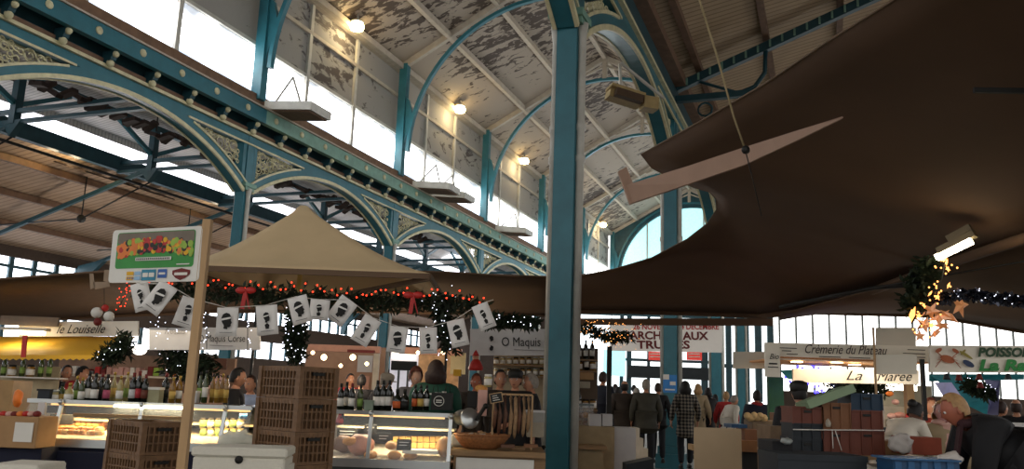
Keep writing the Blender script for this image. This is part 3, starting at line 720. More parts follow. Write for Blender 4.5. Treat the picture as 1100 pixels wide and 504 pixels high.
m.mi = 5; m.poly(flat(M, [(w_ * x, h_ * y) for x, y in ((.72, .20), (.72, .13), (.76, .06), (.81, .02), (.86, .06), (.91, .13), (.91, .20), (.815, .24))], .004))
st(.745, .885, .11, .16, 2, .006)
m.build('payment_sticker', [mat('sticker blue', hx('2b5aa0'), .5), mat('sticker teal', hx('2a7f9a'), .5), paper, yellow, mat('sticker pale blue', hx('8fb3cf'), .5), redd], t, True)
# bunting: string with square white flags bearing a black head with a white headband
flags = [  # centre x, y, width px, height px, tilt deg, small print, v
    (152, 319, 19, 31, 18, 1, 6.6), (171, 320, 22, 35, -33, 0, 6.4), (202, 336, 24, 32, -15, 1, 6.6), (244, 346, 23, 31, 2, 0, 6.9), (287, 344, 23, 32, 8, 1, 7.2), (322, 333, 21, 30, 17, 0, 7.6),
    (343, 333, 21, 22, -3, 1, 7.9), (367, 334, 21, 29, -34, 0, 8.0), (393, 355, 20, 31, -28, 1, 8.1), (427, 365, 20, 28, -6, 0, 8.3), (460, 366, 19, 28, 4, 1, 8.5), (492, 358, 19, 29, 15, 0, 8.5), (520, 340, 18, 28, 24, 1, 8.4)]
flagm = mat('white flag paper', hx('e6e2dc'), .8, var=.02)
head = [(-.20, -.02), (-.23, .12), (-.17, .25), (-.03, .31), (.12, .27), (.2, .14), (.19, .02), (.24, -.06), (.19, -.1), (.2, -.17), (.14, -.22), (.06, -.22), (.05, -.3), (-.12, -.27), (-.1, -.16)]
FLAB = ['far left behind the signboard edge, half turned', 'tilted at the left under the signboard', 'partly behind the wooden signpost', 'hanging straight just right of the signpost', 'just left of the fir swag', 'over the top of the crate stack', 'short one tucked up under the garland', 'tilted steeply, right of the short one', 'swinging alone at mid span', 'at the left of the lowest pair', 'at the right of the lowest pair', 'leaning beside the sparkling lights', 'at the right end of the string']
for k, (x, y, w, h, tl, sm, v) in enumerate(flags):
    c = P(x, y, v); s = (P(x + 1, y, v) - c).length; W, Hh = w * s, h * s
    t = thing('bunting_flag', 'white flag with a black head emblem, ' + FLAB[k], 'flag', c, 0, 'flags on the string')
    Mf = Matrix.Translation(c) @ Matrix.Rotation(PI / 2, 4, 'X') @ Matrix.Rotation(math.radians(tl), 4, 'Z')
    r_ = []
    for i in range(5): r_.append([Mf @ V((W * (i / 4 - .5), Hh * (j / 4 - .5), .012 * math.sin(i * 1.3 + k) * (1 - j / 4))) for j in range(5)])
    MB().grid(r_).build('cloth', flagm, t, True, solid=.003)
    m = MB(); q = .62 if sm else 1.0; oy = .08 if sm else .02
    m.mi = 0; m.poly([Mf @ V((W * (px * 1.08 * q), Hh * (py * .95 * q + oy), .018)) for px, py in head])
    m.mi = 1; m.poly([Mf @ V((W * 1.08 * q * px, Hh * (.95 * q * py + oy), .021)) for px, py in ((-.2, .1), (.19, .16), (.2, .1), (-.22, .02))])
    m.mi = 0
    if sm: m.poly([Mf @ V((W * a, Hh * b, .018)) for a, b in ((-.1, -.16), (.02, -.1), (.12, -.18), (.08, -.3), (-.06, -.3))])
    m.poly([Mf @ V((W * a, Hh * b, .018)) for a, b in ((-.3, -.36), (.3, -.36), (.3, -.375), (-.3, -.375))])
    m.build('emblem', (ink, flagm), t, True)
sp = []
for (x, y, w, h, tl, sm, v) in flags: sp.append(P(x + h / 2 * math.sin(math.radians(tl)) * -1, y - h / 2 * math.cos(math.radians(tl)), v + .01))
sp = [P(140, 300, 6.8)] + sp + [P(530, 322, 8.4)]
s_ = MB().tube(sp, .004, 5).build('bunting_string', white); tag(s_, 'thin white string carrying the row of flags', 'string')
# red-lit fir garland
def fir_mesh(pts, r, n, L=.12, seed=1):
    rnd = random.Random(seed); m = MB(); pp = path(pts, n)
    for p in pp:
        for q in range(3):
            d = V((rnd.uniform(-1, 1), rnd.uniform(-1, 1), rnd.uniform(-1, .7))).normalized(); o = p + V((rnd.uniform(-r, r), rnd.uniform(-r, r), rnd.uniform(-r, r))) * .7
            s = d.cross(V((.3, .5, .8))).normalized() * .012; e = o + d * rnd.uniform(.5, 1) * L
            m.add([o - s * .5, o.lerp(e, .5) - s * 1.5, e, o.lerp(e, .5) + s * 1.5], [(0, 1, 2, 3)])
    return m
gp = [P(x, y, 8.7) for x, y in ((150, 308), (200, 312), (260, 316), (320, 318), (380, 325), (440, 324), (500, 327), (520, 332))]
t = thing('fir_garland', 'dark fir garland with tiny red lights under the beige tent edge', 'garland', gp[3])
m = fir_mesh(gp, .11, 620, .13, 3); m.build('foliage', fir, t, True)['kind'] = 'stuff'
rnd = random.Random(9); bulbs = path(gp, 70)
for i, p in enumerate(bulbs): MB().ball(p + V((rnd.uniform(-.02, .02), -.18, rnd.uniform(.03, .12))), .0095, 6).build('red_bulb', bulb_r, t, True)
# white twinkle lights and dark fir swags
def sparkle(label, pts, n, r, seed, mt=bulb_w, name='twinkle_lights', swag=None, br=.0055):
    t = thing(name, label, 'string lights', pts[len(pts) // 2])
    if swag: fir_mesh(pts, swag, int(340 * swag / .15), .13, seed).build('foliage', fir, t, True)['kind'] = 'stuff'
    MB().tube(pts, .004, 4).build('wire', black, t, True)
    rnd = random.Random(seed)
    for p in path(pts, n): MB().ball(p + V((rnd.uniform(-r, r), rnd.uniform(-r, 0) - (swag or 0), rnd.uniform(-r, r))), br, 6).build('bulb', mt, t, True)
sparkle('dark fir swag with white sparkles hanging over the tall crate stack', [P(318, 335, 8.6), P(318, 350, 8.6), P(319, 388, 8.6)], 28, .1, 21, swag=.1, name='fir_swag')
sparkle('white sparkling lights trailing below the signboard, left of the post', [P(160, 345, 8.4), P(180, 352, 8.4), P(205, 352, 8.4)], 24, .16, 22)
sparkle('white sparkling lights at the right end of the garland', [P(470, 322, 8.9), P(478, 345, 8.9), P(484, 372, 8.9)], 46, .18, 23, swag=.1)
sparkle('sparse white lights along the tent rim left of the front column', [P(525, 346, 9.4), P(550, 344, 9.4), P(576, 347, 9.4)], 18, .06, 24, swag=.07)
sparkle('blue white lights dripping right of the signpost', [P(222, 340, 8.0), P(222, 375, 8.0)], 14, .05, 25)
sparkle('white light drip beside the left grey shop sign', [P(266, 345, 8.0), P(266, 382, 8.0)], 12, .04, 26)
sparkle('dark fir bough with amber lights right of the front column', [P(626, 352, 13), P(655, 362, 13), P(676, 362, 13)], 99, .2, 27, bulb_o, swag=.08, name='fir_bough')
sparkle('dark fir bough drooping behind the signpost over the bottles', [P(185, 378, 9.8), P(200, 392, 9.8), P(222, 398, 9.8)], 10, .1, 28, bulb_w, swag=.2, name='fir_bough')
sparkle('dark fir clump at the tip of the yellow awning', [P(112, 384, 9.8), P(128, 376, 9.8), P(136, 366, 9.8)], 10, .08, 29, bulb_w, swag=.12, name='fir_bough')
sparkle('red and white glitter trailing at the left edge of the signboard', [P(137, 306, 8.2), P(134, 318, 8.2), P(128, 330, 8.2)], 22, .05, 30, bulb_r)
t = thing('red_bow', 'red ribbon bow on the garland right of the signpost', 'bow', P(264, 316, 8.4))
m = MB()
for s in (-1, 1): m.ball(P(264 + s * 5, 312, 8.35), .05, 8, (1.2, .4, .7)); m.bar(P(264, 312, 8.35), P(264 + s * 4, 332, 8.35), .04, .01)
m.build('ribbon', red, t, True)
t = dup(t, V(P(443, 321, 8.4)), 0, 'red ribbon bow low on the garland, above the lowest flags')
t = thing('bauble_cluster', 'cluster of white and red baubles hung above the script shop sign', 'baubles', P(108, 338, 9.5))
for x, y, r, mt in ((104, 336, .062, white), (117, 340, .058, white), (113, 331, .04, red), (105, 346, .045, redd)): MB().ball(P(x, y, 9.5), r, 14).build('bauble', mt, t, True)
MB().bar(P(112, 328, 9.5), P(112, 310, 9.5), .005, .005).build('cord', black, t, True)
# hanging lamp with copper stars and tinsel at right
t = thing('tent_lamp', 'glowing tube lamp hung slanting under the right hand tent', 'lamp', P(1027, 264, 6.4))
a, b = P(1006, 277, 6.5), P(1044, 259, 6.3)
MB().bar(a, b, .05, .045).build('tube', tube_w, t, True)
m = MB(); m.bar(a + V((.02, 0, .05)), b + V((.03, 0, .06)), .09, .05); m.bar(a.lerp(b, .35) + V((0, 0, .1)), b + V((.0, 0, .11)), .05, .05); m.build('housing', mat('lamp housing', hx('6b5f48'), .5), t, True)
lamp('POINT', 'tube_glow', a.lerp(b, .5) + V((0, -.15, -.12)), 1.5, (1, .8, .5), .1)
def star(c, r, rot):
    m = MB(); o = []
    Mr = Matrix.Rotation(rot, 3, 'Y') @ Matrix.Rotation(rot * 2.3, 3, 'Z')
    for i in range(10):
        k = r if i % 2 == 0 else r * .42; a = 2 * PI * i / 10; o.append(c + Mr @ V((k * math.sin(a), 0, k * math.cos(a))))
    f, bk = c + Mr @ V((0, -r * .3, 0)), c + Mr @ V((0, r * .3, 0)); vs = o + [f, bk]
    m.add(vs, [(i, (i + 1) % 10, 10) for i in range(10)] + [((i + 1) % 10, i, 11) for i in range(10)]); return m
SL = [(1031, 328, .092, .2), (1010, 341, .085, .9), (1000, 334, .07, 1.6), (980, 338, .06, .4), (1020, 340, .075, 2.2), (993, 349, .06, 2.9), (1005, 358, .055, .7), (988, 361, .045, 1.3), (1012, 350, .06, 1.9)]
SN = ['largest star, upper right of the cluster', 'big star at the centre of the cluster', 'upper star left of the centre', 'brightly lit star at the far left', 'star between the largest and the centre', 'lower left star', 'lowest star of the cluster', 'tiny star hanging low at left', 'lower star right of the centre']
for (x, y, r, ro), nm in zip(SL, SN):
    o = star(P(x, y, 6.6), r * 1.2, ro).build('copper_star', star_m if x != 980 else bulb_o); tag(o, 'pointed copper christmas star, ' + nm, 'star', 'copper stars under the lamp')
pts = [P(1015, 282, 6.5), P(1012, 300, 6.5), P(1000, 315, 6.55), P(995, 335, 6.6), P(985, 358, 6.6)]
t = thing('star_lights', 'drooping string of small amber lights below the tube lamp', 'string lights', pts[0])
MB().tube(pts, .004, 4).build('wire', black, t, True)
rnd = random.Random(12)
for i, p in enumerate(path(pts, 40)):
    c = p + V((rnd.uniform(-.1, .1), rnd.uniform(-.1, .05), rnd.uniform(-.06, .06)))
    (star(c, .03, rnd.uniform(0, 6)) if i % 4 == 0 else MB().ball(c, .008, 6)).build('bulb', bulb_o, t, True)
tp = [P(985, 300, 6.7), P(992, 320, 6.7), P(1006, 322, 6.6), P(1035, 316, 6.4), P(1060, 319, 6.3), P(1110, 324, 6.1)]
t = thing('tinsel', 'dark silver tinsel swag trailing right from the star cluster', 'tinsel', tp[3])
m = fir_mesh(tp, .035, 500, .06, 14); m.build('strands', tinsel, t, True)['kind'] = 'stuff'
for i, p in enumerate(path(tp[2:], 26)): MB().ball(p + V((rnd.uniform(-.05, .05), -.06, rnd.uniform(-.05, .05))), .004, 5).build('glint', bulb_w, t, True)
m = fir_mesh([P(998, 285, 6.7), P(985, 310, 6.7), P(980, 330, 6.7)], .1, 260, .1, 15); o = m.build('dark_foliage', fir); tag(o, 'dark bushy fir sprig behind the copper stars', 'sprig', kind='stuff')
# ================================================================== STALLS AND GOODS
def pbox(m, x0, x1, y0, y1, v, d, z0=None):
    a, b = P(x0, (y0 + y1) / 2, v), P(x1, (y0 + y1) / 2, v); xm = (x0 + x1) / 2
    zt, zb = P(xm, y0, v).z, (P(xm, y1, v).z if z0 is None else z0)
    return m.bb((a.x, v, zb), (b.x, v + d, zt))
def base(x, v): return (X_(x, v), v, 0)
def frame(p, q): return face(p, q)
# ---- background walls with glazing at the right and the far entrance
v = 27.0
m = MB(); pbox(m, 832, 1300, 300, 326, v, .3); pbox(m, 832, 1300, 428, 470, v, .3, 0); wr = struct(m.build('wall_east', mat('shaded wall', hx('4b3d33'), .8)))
o = struct(pbox(MB(), 832, 1300, 322, 430, v + .1, .04).build('window_40', mat('bright tall glazing', hx('f4f4f4'), .3, emit=2.6, ecol=hx('fbfaf6'))))
x = 838
while x < 1300:
    struct(pbox(MB(), x - .9, x + .9, 322, 430, v, .06).build('mullion', steel_d, o)); x += 18
v = 46.0
o = struct(pbox(MB(), 590, 842, 320, 432, v + .2, .05).build('window_41', mat('bright entrance glazing', hx('f0f4f4'), .3, emit=1.7, ecol=hx('eef6f8'))))
m = MB()
for x, w in ((592, 14), (668, 4), (676, 5), (697, 3), (757, 7), (766, 5), (783, 6), (801, 8), (815, 7), (829, 8), (838, 5)): pbox(m, x - w / 2, x + w / 2, 320, 432, v, .15)
m.build('frame_post', teal_d, o)
m = MB(); pbox(m, 590, 842, 336, 341, v - .05, .1); pbox(m, 656, 765, 386, 389, v - .05, .1); pbox(m, 765, 842, 392, 396, v - .05, .1); m.build('frame_rail', teal_d, o)
pbox(MB(), 674, 762, 394, 407, v - .3, .4).build('lintel', mat('dark lintel', hx('20262a'), .6), o)
pbox(MB(), 648, 672, 376, 404, v - .1, .04).build('aqua_pane', aqua_glass, o)
for x, lb in ((705, 'red lit sign over the entrance, left of the poster column'), (746, 'red lit sign over the entrance, right of the poster column')):
    t = thing('entrance_sign', lb, 'sign', base(x, v - .5)); pbox(MB(), x - 8, x + 8, 378, 387, v - .5, .1).build('panel', em('red sign light', 'b8352c', .7), t, True)
    Mt = face(P(x - 6.5, 385, v - .52), P(x + 7, 385, v - .52)); MB().poly(flat(Mt, [(0, .05), (.62, .05), (.62, .1), (0, .1)], .01)).poly(flat(Mt, [(0, .2), (.62, .2), (.62, .26), (0, .26)], .01)).build('lettering', paper, t, True)
# ---- fabric banner
v = 23.5
t = thing('truffle_banner', 'white banner with dark red truffle market lettering, behind the poster column', 'banner', base(716, v))
A, B = P(655, 377, v), P(776, 379, v); A2, B2 = P(655, 347, v), P(776, 347, v)
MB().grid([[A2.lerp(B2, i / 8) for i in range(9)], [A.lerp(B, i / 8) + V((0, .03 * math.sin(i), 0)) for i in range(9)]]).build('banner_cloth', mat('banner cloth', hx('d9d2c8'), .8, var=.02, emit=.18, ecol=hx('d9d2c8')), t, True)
k = (P(600, 360, v) - P(601, 360, v)).length
redt, browt = mat('banner red', hx('b5302c'), .7), mat('banner brown red', hx('6e2420'), .7)
def tx(x0, yb, hpx, body, v, mt, par, width_px=None, shear=0, off=.03, bold=0, yb2=None, x1=None, nm='lettering'):
    p, q = P(x0, yb, v), P(x1 or x0 + 50, yb2 or yb, v); k = (P(x0 + 1, yb, v) - P(x0, yb, v)).length
    return text(body, hpx * k * 1.38, face(p, q, off), mt, par, nm, shear, .001, width_px * k if width_px else None, bold=bold)
tx(680, 354, 6, '26 NOVEMBRE', v, redt, t, 47, bold=.006); tx(731, 354, 6, '4 DECEMBRE', v, redt, t, 41, bold=.006)
tx(667, 364.5, 8.5, 'MARCHÉ', v, browt, t, 50, bold=.01); tx(733, 365, 8.5, 'AUX', v, browt, t, 28, bold=.01)
tx(684, 374.5, 8.5, 'TRUFFES', v, browt, t, 57, bold=.01)
m = MB()
for x in (657, 775): m.tube([P(x, 347, 23.5), P(x, 347, 23.5) + V((0, 0, 1.2))], .012, 5)
m.build('hanging_cord', black, t, True)
# ---- signs
def sign(label, x0, x1, y0, y1, v, mt, name='shop_sign', d=.04, dy=0, cat='sign'):
    t = thing(name, label, cat, base((x0 + x1) / 2, v))
    a, b, c, e = P(x0, y1, v), P(x1, y1 + dy, v), P(x1, y0 + dy, v), P(x0, y0, v)
    MB().poly([a, b, c, e], d, (0, 1, 0)).build('board', mt, t, True); return t
t = sign('cream shop sign in black script over the yellow awning', 20, 148, 346, 362, 10.6, paper, dy=-1)
tx(62, 358.5, 10, 'le Louiselle', 10.6, ink, t, 52, .45, yb2=358)
m = MB(); pbox(m, 0, 62, 340, 350, 10.5, .05); m.build('grey_flap', mat('grey flap', hx('7d7266'), .7), t, True)
t = sign('grey shop sign with serif corsican lettering, right of the signpost', 160, 279, 352, 376, 9.6, greysign, dy=0)
tx(214, 367.5, 8, 'O Maquis Corse', 9.6, ink, t, 50, 0); tx(178, 359, 6, 'Produits', 9.6, mat('faded ink', hx('8a8582'), .7), t, 22, .3)
pbox(MB(), 225, 250, 371, 371.8, 9.59, .005).build('underline', mat('faded ink', hx('8a8582'), .7), t, True)
t = sign('grey shop sign with twin head emblem, left of the front column', 505, 612, 353.5, 382, 13.0, greysign, dy=0)
tx(539, 372, 10, 'O Maquis Corse', 13.0, ink, t, 72, 0)
pbox(MB(), 552, 592, 376, 376.8, 12.98, .005).build('underline', mat('faded ink', hx('8a8582'), .7), t, True)
m = MB(); kk = (P(528, 370, 13) - P(529, 370, 13)).length
for cx, cy, s in ((528, 364, .5), (528, 374, -.48)):
    c = P(cx, cy, 12.95); m.poly([c + V((px * 20 * kk * abs(s), -.012, py * 20 * kk * s)) for px, py in head])
m.build('emblem', ink, t, True)
t = sign('cream sign in brown script over the dairy stall', 822, 999, 368, 386, 10.2, mat('cream sign', hx('f2e9d6'), .6, var=.03), dy=4)
tx(864, 379.5, 10, 'Crèmerie du Plateau', 10.2, mat('brown ink', hx('3a2a20'), .7), t, 88, .4, yb2=380.6)
for x0, x1, y in ((834, 856, 374), (840, 850, 377), (845, 857, 380.5), (880, 903, 383.5), (912, 935, 384.5), (975, 994, 376), (970, 994, 380), (980, 994, 384)): pbox(MB(), x0, x1, y - .4, y + .4, 10.18, .004).build('small_print', mat('brown ink', hx('3a2a20'), .7), t, True)
m = MB(); pbox(m, 822, 838, 371, 405, 10.1, .03); m.build('side_panel', mat('cream sign', hx('f2e9d6'), .6, var=.03), t, True)
tx(826, 386, 6, 'Bio', 10.1, ink, t, 10, .4); pbox(MB(), 826, 835, 390, 391.5, 10.09, .004).build('small_print', ink, t, True); pbox(MB(), 825, 836, 394, 395, 10.09, .004).build('small_print', ink, t, True)
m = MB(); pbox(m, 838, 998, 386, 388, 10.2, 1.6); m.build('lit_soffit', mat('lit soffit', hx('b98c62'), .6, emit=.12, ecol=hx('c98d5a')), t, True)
for x, y in ((856, 389), (899, 389.5), (918, 392), (897, 394)): m = MB(); m.box(P(x, y, 10.6), (.12, .1, .01)); m.build('downlight', spot_y, t, True)
t = sign('white valance in black script above the fish counter', 852, 987, 396, 411, 10.9, mat('cream sign', hx('f2e9d6'), .6, var=.03), 'shop_sign', dy=2)
tx(908, 408.5, 10.5, 'La', 10.9, ink, t, 18, .45); tx(941, 409.5, 10.5, 'Marée', 10.9, ink, t, 38, .45)
t = sign('cream fish shop sign with painted crab and green lettering', 999, 1150, 371, 400, 9.6, mat('cream sign', hx('f2e9d6'), .6, var=.03), dy=1)
grn, dgrn = mat('sign green', hx('2c8a3e'), .6), mat('sign dark green', hx('2a4a2c'), .6)
tx(1049, 383, 9.5, 'POISSONNERIE', 9.6, dgrn, t, 98, .25, bold=.006, yb2=383.4); tx(1050, 398, 11.5, 'La Ra', 9.6, grn, t, 52, .25, bold=.008)
m = MB(); c = P(1017, 386, 9.58)
kk = (P(1017, 386, 9.6) - P(1018, 386, 9.6)).length
def ell(m, cx, cy, rx, ry, rot=0, z=-.02, n=14):
    m.poly([c + V((kk * (cx + rx * math.cos(a) * math.cos(rot) - ry * math.sin(a) * math.sin(rot)), z, kk * (cy + rx * math.cos(a) * math.sin(rot) + ry * math.sin(a) * math.cos(rot)))) for a in [2 * PI * i / n for i in range(n)]])
ell(m, 0, 0, 8, 4, -.25)
for s in (-1, 1):
    for q in range(4): m.bar(c + V((kk * s * (3 + q), -.02, 0)), c + V((kk * s * (9 + q * 1.5), -.02, kk * (3 - q * 4))), .004, .01, (0, 1, 0))
    m.bar(c + V((kk * s * 5, -.02, kk * 2)), c + V((kk * s * 11, -.02, kk * 7)), .004, .018, (0, 1, 0)); ell(m, s * 9, 9, 4, 2, s * -.5)
m.build('crab_painting', mat('crab paint', hx('b0613a'), .6), t, True)
m = MB(); ell(m, 22, -4, 6.5, 3, -.45); m.build('mussel_painting', mat('mussel paint', hx('2e3d5c'), .6), t, True)
m = MB(); ell(m, 20, 5, 8, 1.6, -.55, -.021); ell(m, 17, 8, 4, 1.2, .8, -.022); m.build('shrimp_painting', mat('shrimp paint', hx('9a8a3a'), .6), t, True)
pbox(MB(), 991, 995, 386, 452, 9.62, .04).build('post', black, t, True)
t = sign('blank white board on the far left of the dairy stall', 788, 823, 378, 396, 11.5, mat('blank card', hx('d8d0be'), .6, var=.02), 'blank_board', cat='board')
t = sign('blank white card hung above the dairy sign, beside the copper stars', 942, 984, 352, 372, 10.4, mat('blank card', hx('d8d0be'), .6, var=.02), 'blank_board', cat='board')
t = sign('blank white card hung lower, over the end of the dairy sign', 941, 985, 381, 402, 9.0, mat('blank card', hx('d8d0be'), .6, var=.02), 'blank_board', cat='board')
pbox(MB(), 940.2, 942, 352, 470, 8.98, .02).build('pole', wood, t, True)
vz = N(XR, 21.1 - .16, 0).y; za, zb_ = P(721, 403, vz).z, P(721, 422, vz).z; yy = 21.1 - .155
t = thing('notice_poster', 'blue and white notice taped to the second iron column', 'poster', N(XR, yy, za))
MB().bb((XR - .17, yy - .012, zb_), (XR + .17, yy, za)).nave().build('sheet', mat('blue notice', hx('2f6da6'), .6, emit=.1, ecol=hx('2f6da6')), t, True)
zk = (za - zb_) / 19; m = MB()
for x0, x1, a, b in ((-.17, -.02, 14, 19.5), (0, .14, 8, 12), (-.12, .12, 2.5, 4)): m.bb((XR + x0, yy - .018, zb_ + a * zk), (XR + x1, yy - .013, zb_ + b * zk))
m.nave().build('print', paper, t, True)
# ---- yellow awning
v = 10.4
t = thing('yellow_awning', 'yellow awning with scalloped edge at the far left stall', 'awning', base(60, 10))
A, B, Cc, D = P(-40, 362, 10.8), P(146, 362, 10.8), P(110, 382, 9.9), P(-40, 382, 9.9)
MB().grid([[A, B], [D, Cc]], False).build('cloth', yellow, t, True, solid=.008)
m = MB(); n = 22; top = [D.lerp(Cc, i / n) for i in range(n + 1)]
for i in range(n):
    a, b = top[i], top[i + 1]; m.poly([a, b, b + V((0, 0, -.035)), (a + b) / 2 + V((0, 0, -.055)), a + V((0, 0, -.035))])
m.build('scalloped_valance', yellow, t, True, solid=.006)
t = thing('red_streamer', 'red ribbon hanging down over the yellow awning', 'ribbon', P(26, 372, 9.7)); MB().bar(P(27, 360, 9.75), P(25, 384, 9.75), .05, .02).build('ribbon', red, t, True)
t = thing('tube_lamp', 'bright tube lamp over the yellow awning at the far left', 'lamp', P(25, 357, 10.2)); pbox(MB(), 4, 46, 355.5, 359.5, 10.3, .06).build('tube', tube_w, t, True); pbox(MB(), 0, 50, 352, 355, 10.3, .1).build('housing', ivory, t, True)
lamp('AREA', 'tube_lamp_light', P(25, 364, 10.2), .5, (1, .9, .7), .9, (PI, 0, 0) if 0 else (0, 0, 0), .1)
t = thing('white_lantern', 'glaring white lantern behind the bottles, left of the signpost', 'lamp', P(150, 374, 10.2)); MB().ball(P(150, 376, 10.6), .08, 14, (1.1, 1, .8)).build('globe', em('lantern glow', 'fff6ea', 2.5), t, True); MB().bar(P(150, 366, 10.6), P(150, 352, 10.6), .01, .01).build('cord', black, t, True)
lamp('POINT', 'lantern_light', P(150, 390, 10.2), 4, (1, .92, .8), .1)
# ---- bottles
def bottle(kind, glass, label_m, cap_m):
    m = MB(); lab = MB(); cap = MB()
    if kind == 'wine': pr = [(.001, 0), (.036, .002), (.037, .19), (.032, .215), (.015, .25), (.0135, .3), (.015, .302), (.001, .305)]; lz = (.05, .14); r = .0378; cz = (.265, .308, .0155)
    elif kind == 'slim': pr = [(.001, 0), (.029, .002), (.029, .2), (.02, .24), (.012, .27), (.012, .33), (.001, .332)]; lz = (.06, .16); r = .0298; cz = (.3, .335, .0135)
    elif kind == 'squat': pr = [(.001, 0), (.043, .002), (.045, .1), (.036, .13), (.016, .15), (.015, .2), (.001, .202)]; lz = (.025, .09); r = .0455; cz = (.17, .206, .0175)
    elif kind == 'jar': pr = [(.001, 0), (.042, .002), (.043, .1), (.036, .115), (.036, .125), (.001, .126)]; lz = (.02, .085); r = .0438; cz = (.112, .135, .039)
    elif kind == 'pack': pr = None
    t = thing('wine_bottle' if kind in ('wine', 'slim') else 'squat_bottle' if kind == 'squat' else 'glass_jar', 'x', 'bottle' if kind != 'jar' else 'jar', (0, 0, -50))
    m.lathe(pr, 14).build('glass_body', glass, t)
    lab.lathe([(r - .002, lz[0]), (r, lz[0]), (r, lz[1]), (r - .002, lz[1])], 14).build('paper_label', label_m, t)
    cap.lathe([(cz[2] * .9, cz[0]), (cz[2], cz[0]), (cz[2], cz[1]), (.001, cz[1] + .001)], 12).build('cap', cap_m, t)
    return t
PROT = {}
def put(kind, glass, lm, cm, loc, label, group, sc=1.0, rz=None):
    key = (kind, glass.name, lm.name, cm.name); new = key not in PROT
    if new: PROT[key] = bottle(kind, glass, lm, cm)
    rz = random.uniform(0, 6) if rz is None else rz
    if new:
        o = PROT[key]; o.location = loc; o.rotation_euler = (0, 0, rz); o['label'] = label; o['group'] = group
    else: o = dup(PROT[key], loc, rz, label, group)
    o.scale = (sc, sc, sc); return o
oranget = mat('orange label', hx('c95f2c'), .6); yellowt = mat('yellow label', hx('c2a050'), .6); pinkt = mat('pink label', hx('b0526a'), .6); redl = mat('red label', hx('a83238'), .6); gl = mat('green label', hx('7f9a4a'), .6); gold = mat('gold foil', hx('a8883a'), .35, metal=.6)
KN = {'wine': 'wine bottle', 'slim': 'slim bottle', 'squat': 'squat bottle', 'jar': 'jar'}
def row(specs, yb, v, where, group):
    for i, (x, kind, g, lm, cm, dv, sc) in enumerate(specs):
        z = Z_(yb, v, x); vv = v + dv
        d = ray(x, yb)
        cn = {'bottle glass dark': 'dark', 'bottle glass green': 'green', 'bottle glass amber': 'amber', 'bottle glass straw': 'pale straw'}[g.name]; ln = lm.name.replace(' label', '').replace(' paper', '')
        put(kind, g, lm, cm, (d.x / d.y * vv, vv, z), '%s %s with %s label, %s from the left %s' % (cn, KN[kind], ln, ORD[i], where), group, sc)
D_, G_, A_, S_ = glassd, glassg, glassa, glassc
VC = 8.9
row([(57, 'jar', S_, paper, steel, 0, 1), (65, 'squat', G_, yellowt, black, .1, 1), (73, 'squat', S_, paper, gold, -.05, 1), (80, 'wine', G_, gl, gold, .1, .9), (86, 'wine', G_, paper, gold, -.05, .85), (93, 'wine', D_, paper, black, 0, 1.05), (100, 'wine', D_, paper, black, -.1, 1),
     (107, 'wine', D_, black, redd, .15, 1), (113, 'wine', D_, pinkt, black, -.05, .95), (120, 'slim', S_, yellowt, gold, .1, .95), (127, 'wine', S_, paper, gold, -.05, .9), (134, 'slim', S_, gl, gold, .05, .95), (141, 'wine', D_, greysign, redd, -.1, 1.0), (147, 'wine', D_, redl, redd, -.08, 1.05), (154, 'wine', D_, terra, redd, -.1, .95),
     (176, 'wine', D_, black, redd, .12, 1.0), (184, 'wine', A_, yellowt, gold, -.05, .85), (191, 'wine', A_, paper, gold, .02, .9), (213, 'slim', G_, gl, black, .1, .95), (219, 'slim', G_, paper, black, -.05, 1), (227, 'slim', A_, yellowt, black, .05, .9), (232, 'slim', A_, yellowt, black, -.05, .85), (237, 'slim', A_, yellowt, gold, .05, .9), (242, 'slim', A_, yellowt, black, -.05, .85)],
    433, VC, 'along the left counter top', 'bottles along the left counter')
VM = 8.9
row([(365, 'wine', D_, paper, black, 0, .9), (371, 'wine', D_, paper, black, .12, .95), (377, 'wine', D_, paper, redd, -.05, .9), (386, 'wine', G_, gl, black, 0, .85), (404, 'wine', D_, paper, black, 0, 1), (410.5, 'wine', D_, paper, black, 0, 1), (417, 'wine', D_, paper, black, 0, 1), (426, 'squat', D_, oranget, black, -.05, 1.05), (434, 'squat', D_, black, black, -.05, 1.05),
     (445, 'wine', D_, oranget, black, 0, .85), (451, 'wine', D_, yellowt, black, -.03, .85), (457.5, 'wine', D_, paper, black, 0, .85)],
    441, VM, 'along the middle counter top', 'bottles along the middle counter')
def carton(label, x0, x1, y0, y1, v, d, mt, name='carton', cat='box', lid=None, z0=None, rz=0, grp=None):
    t = thing(name, label, cat, (X_((x0 + x1) / 2, v, y1), v + d / 2, Z_(y1, v, (x0 + x1) / 2)), 0, grp)
    m = MB(); pbox(m, x0, x1, y0, y1, v, d, z0); o = m.build('box_body', mt, t, True)
    md = o.modifiers.new('soft_edge', 'BEVEL'); md.width = .006; md.segments = 2
    if lid: m = MB(); pbox(m, x0 - .6, x1 + .6, y0, y0 + (y1 - y0) * .16, v - .008, d + .016); m.build('lid', lid, t, True)
    return t
t = carton('pale gift carton between dark and amber bottles on the left counter', 158, 171, 416, 433, VC - .1, .12, mat('olive pack', hx('9a9470'), .6), 'gift_carton', lid=paper)
carton('pale gift carton right of the signpost on the left counter', 203, 211, 420, 433, VC - .1, .1, greysign, 'gift_carton', lid=paper)
carton('dark square pot at the left end of the left counter', 40, 53, 418, 431, VC - .1, .13, slate, 'square_pot', 'pot', lid=black)
carton('grey green gift carton among the bottles on the middle counter', 391, 401, 430, 441, VM - .05, .1, mat('sage carton', hx('7d8a76'), .6), 'gift_carton', lid=mat('sage carton', hx('7d8a76'), .6))
t = carton('black gift bag with a round white emblem on the middle counter', 463, 486, 422, 441, VM - .05, .1, black, 'gift_bag', 'bag')
c = P(471.5, 431, VM - .06)
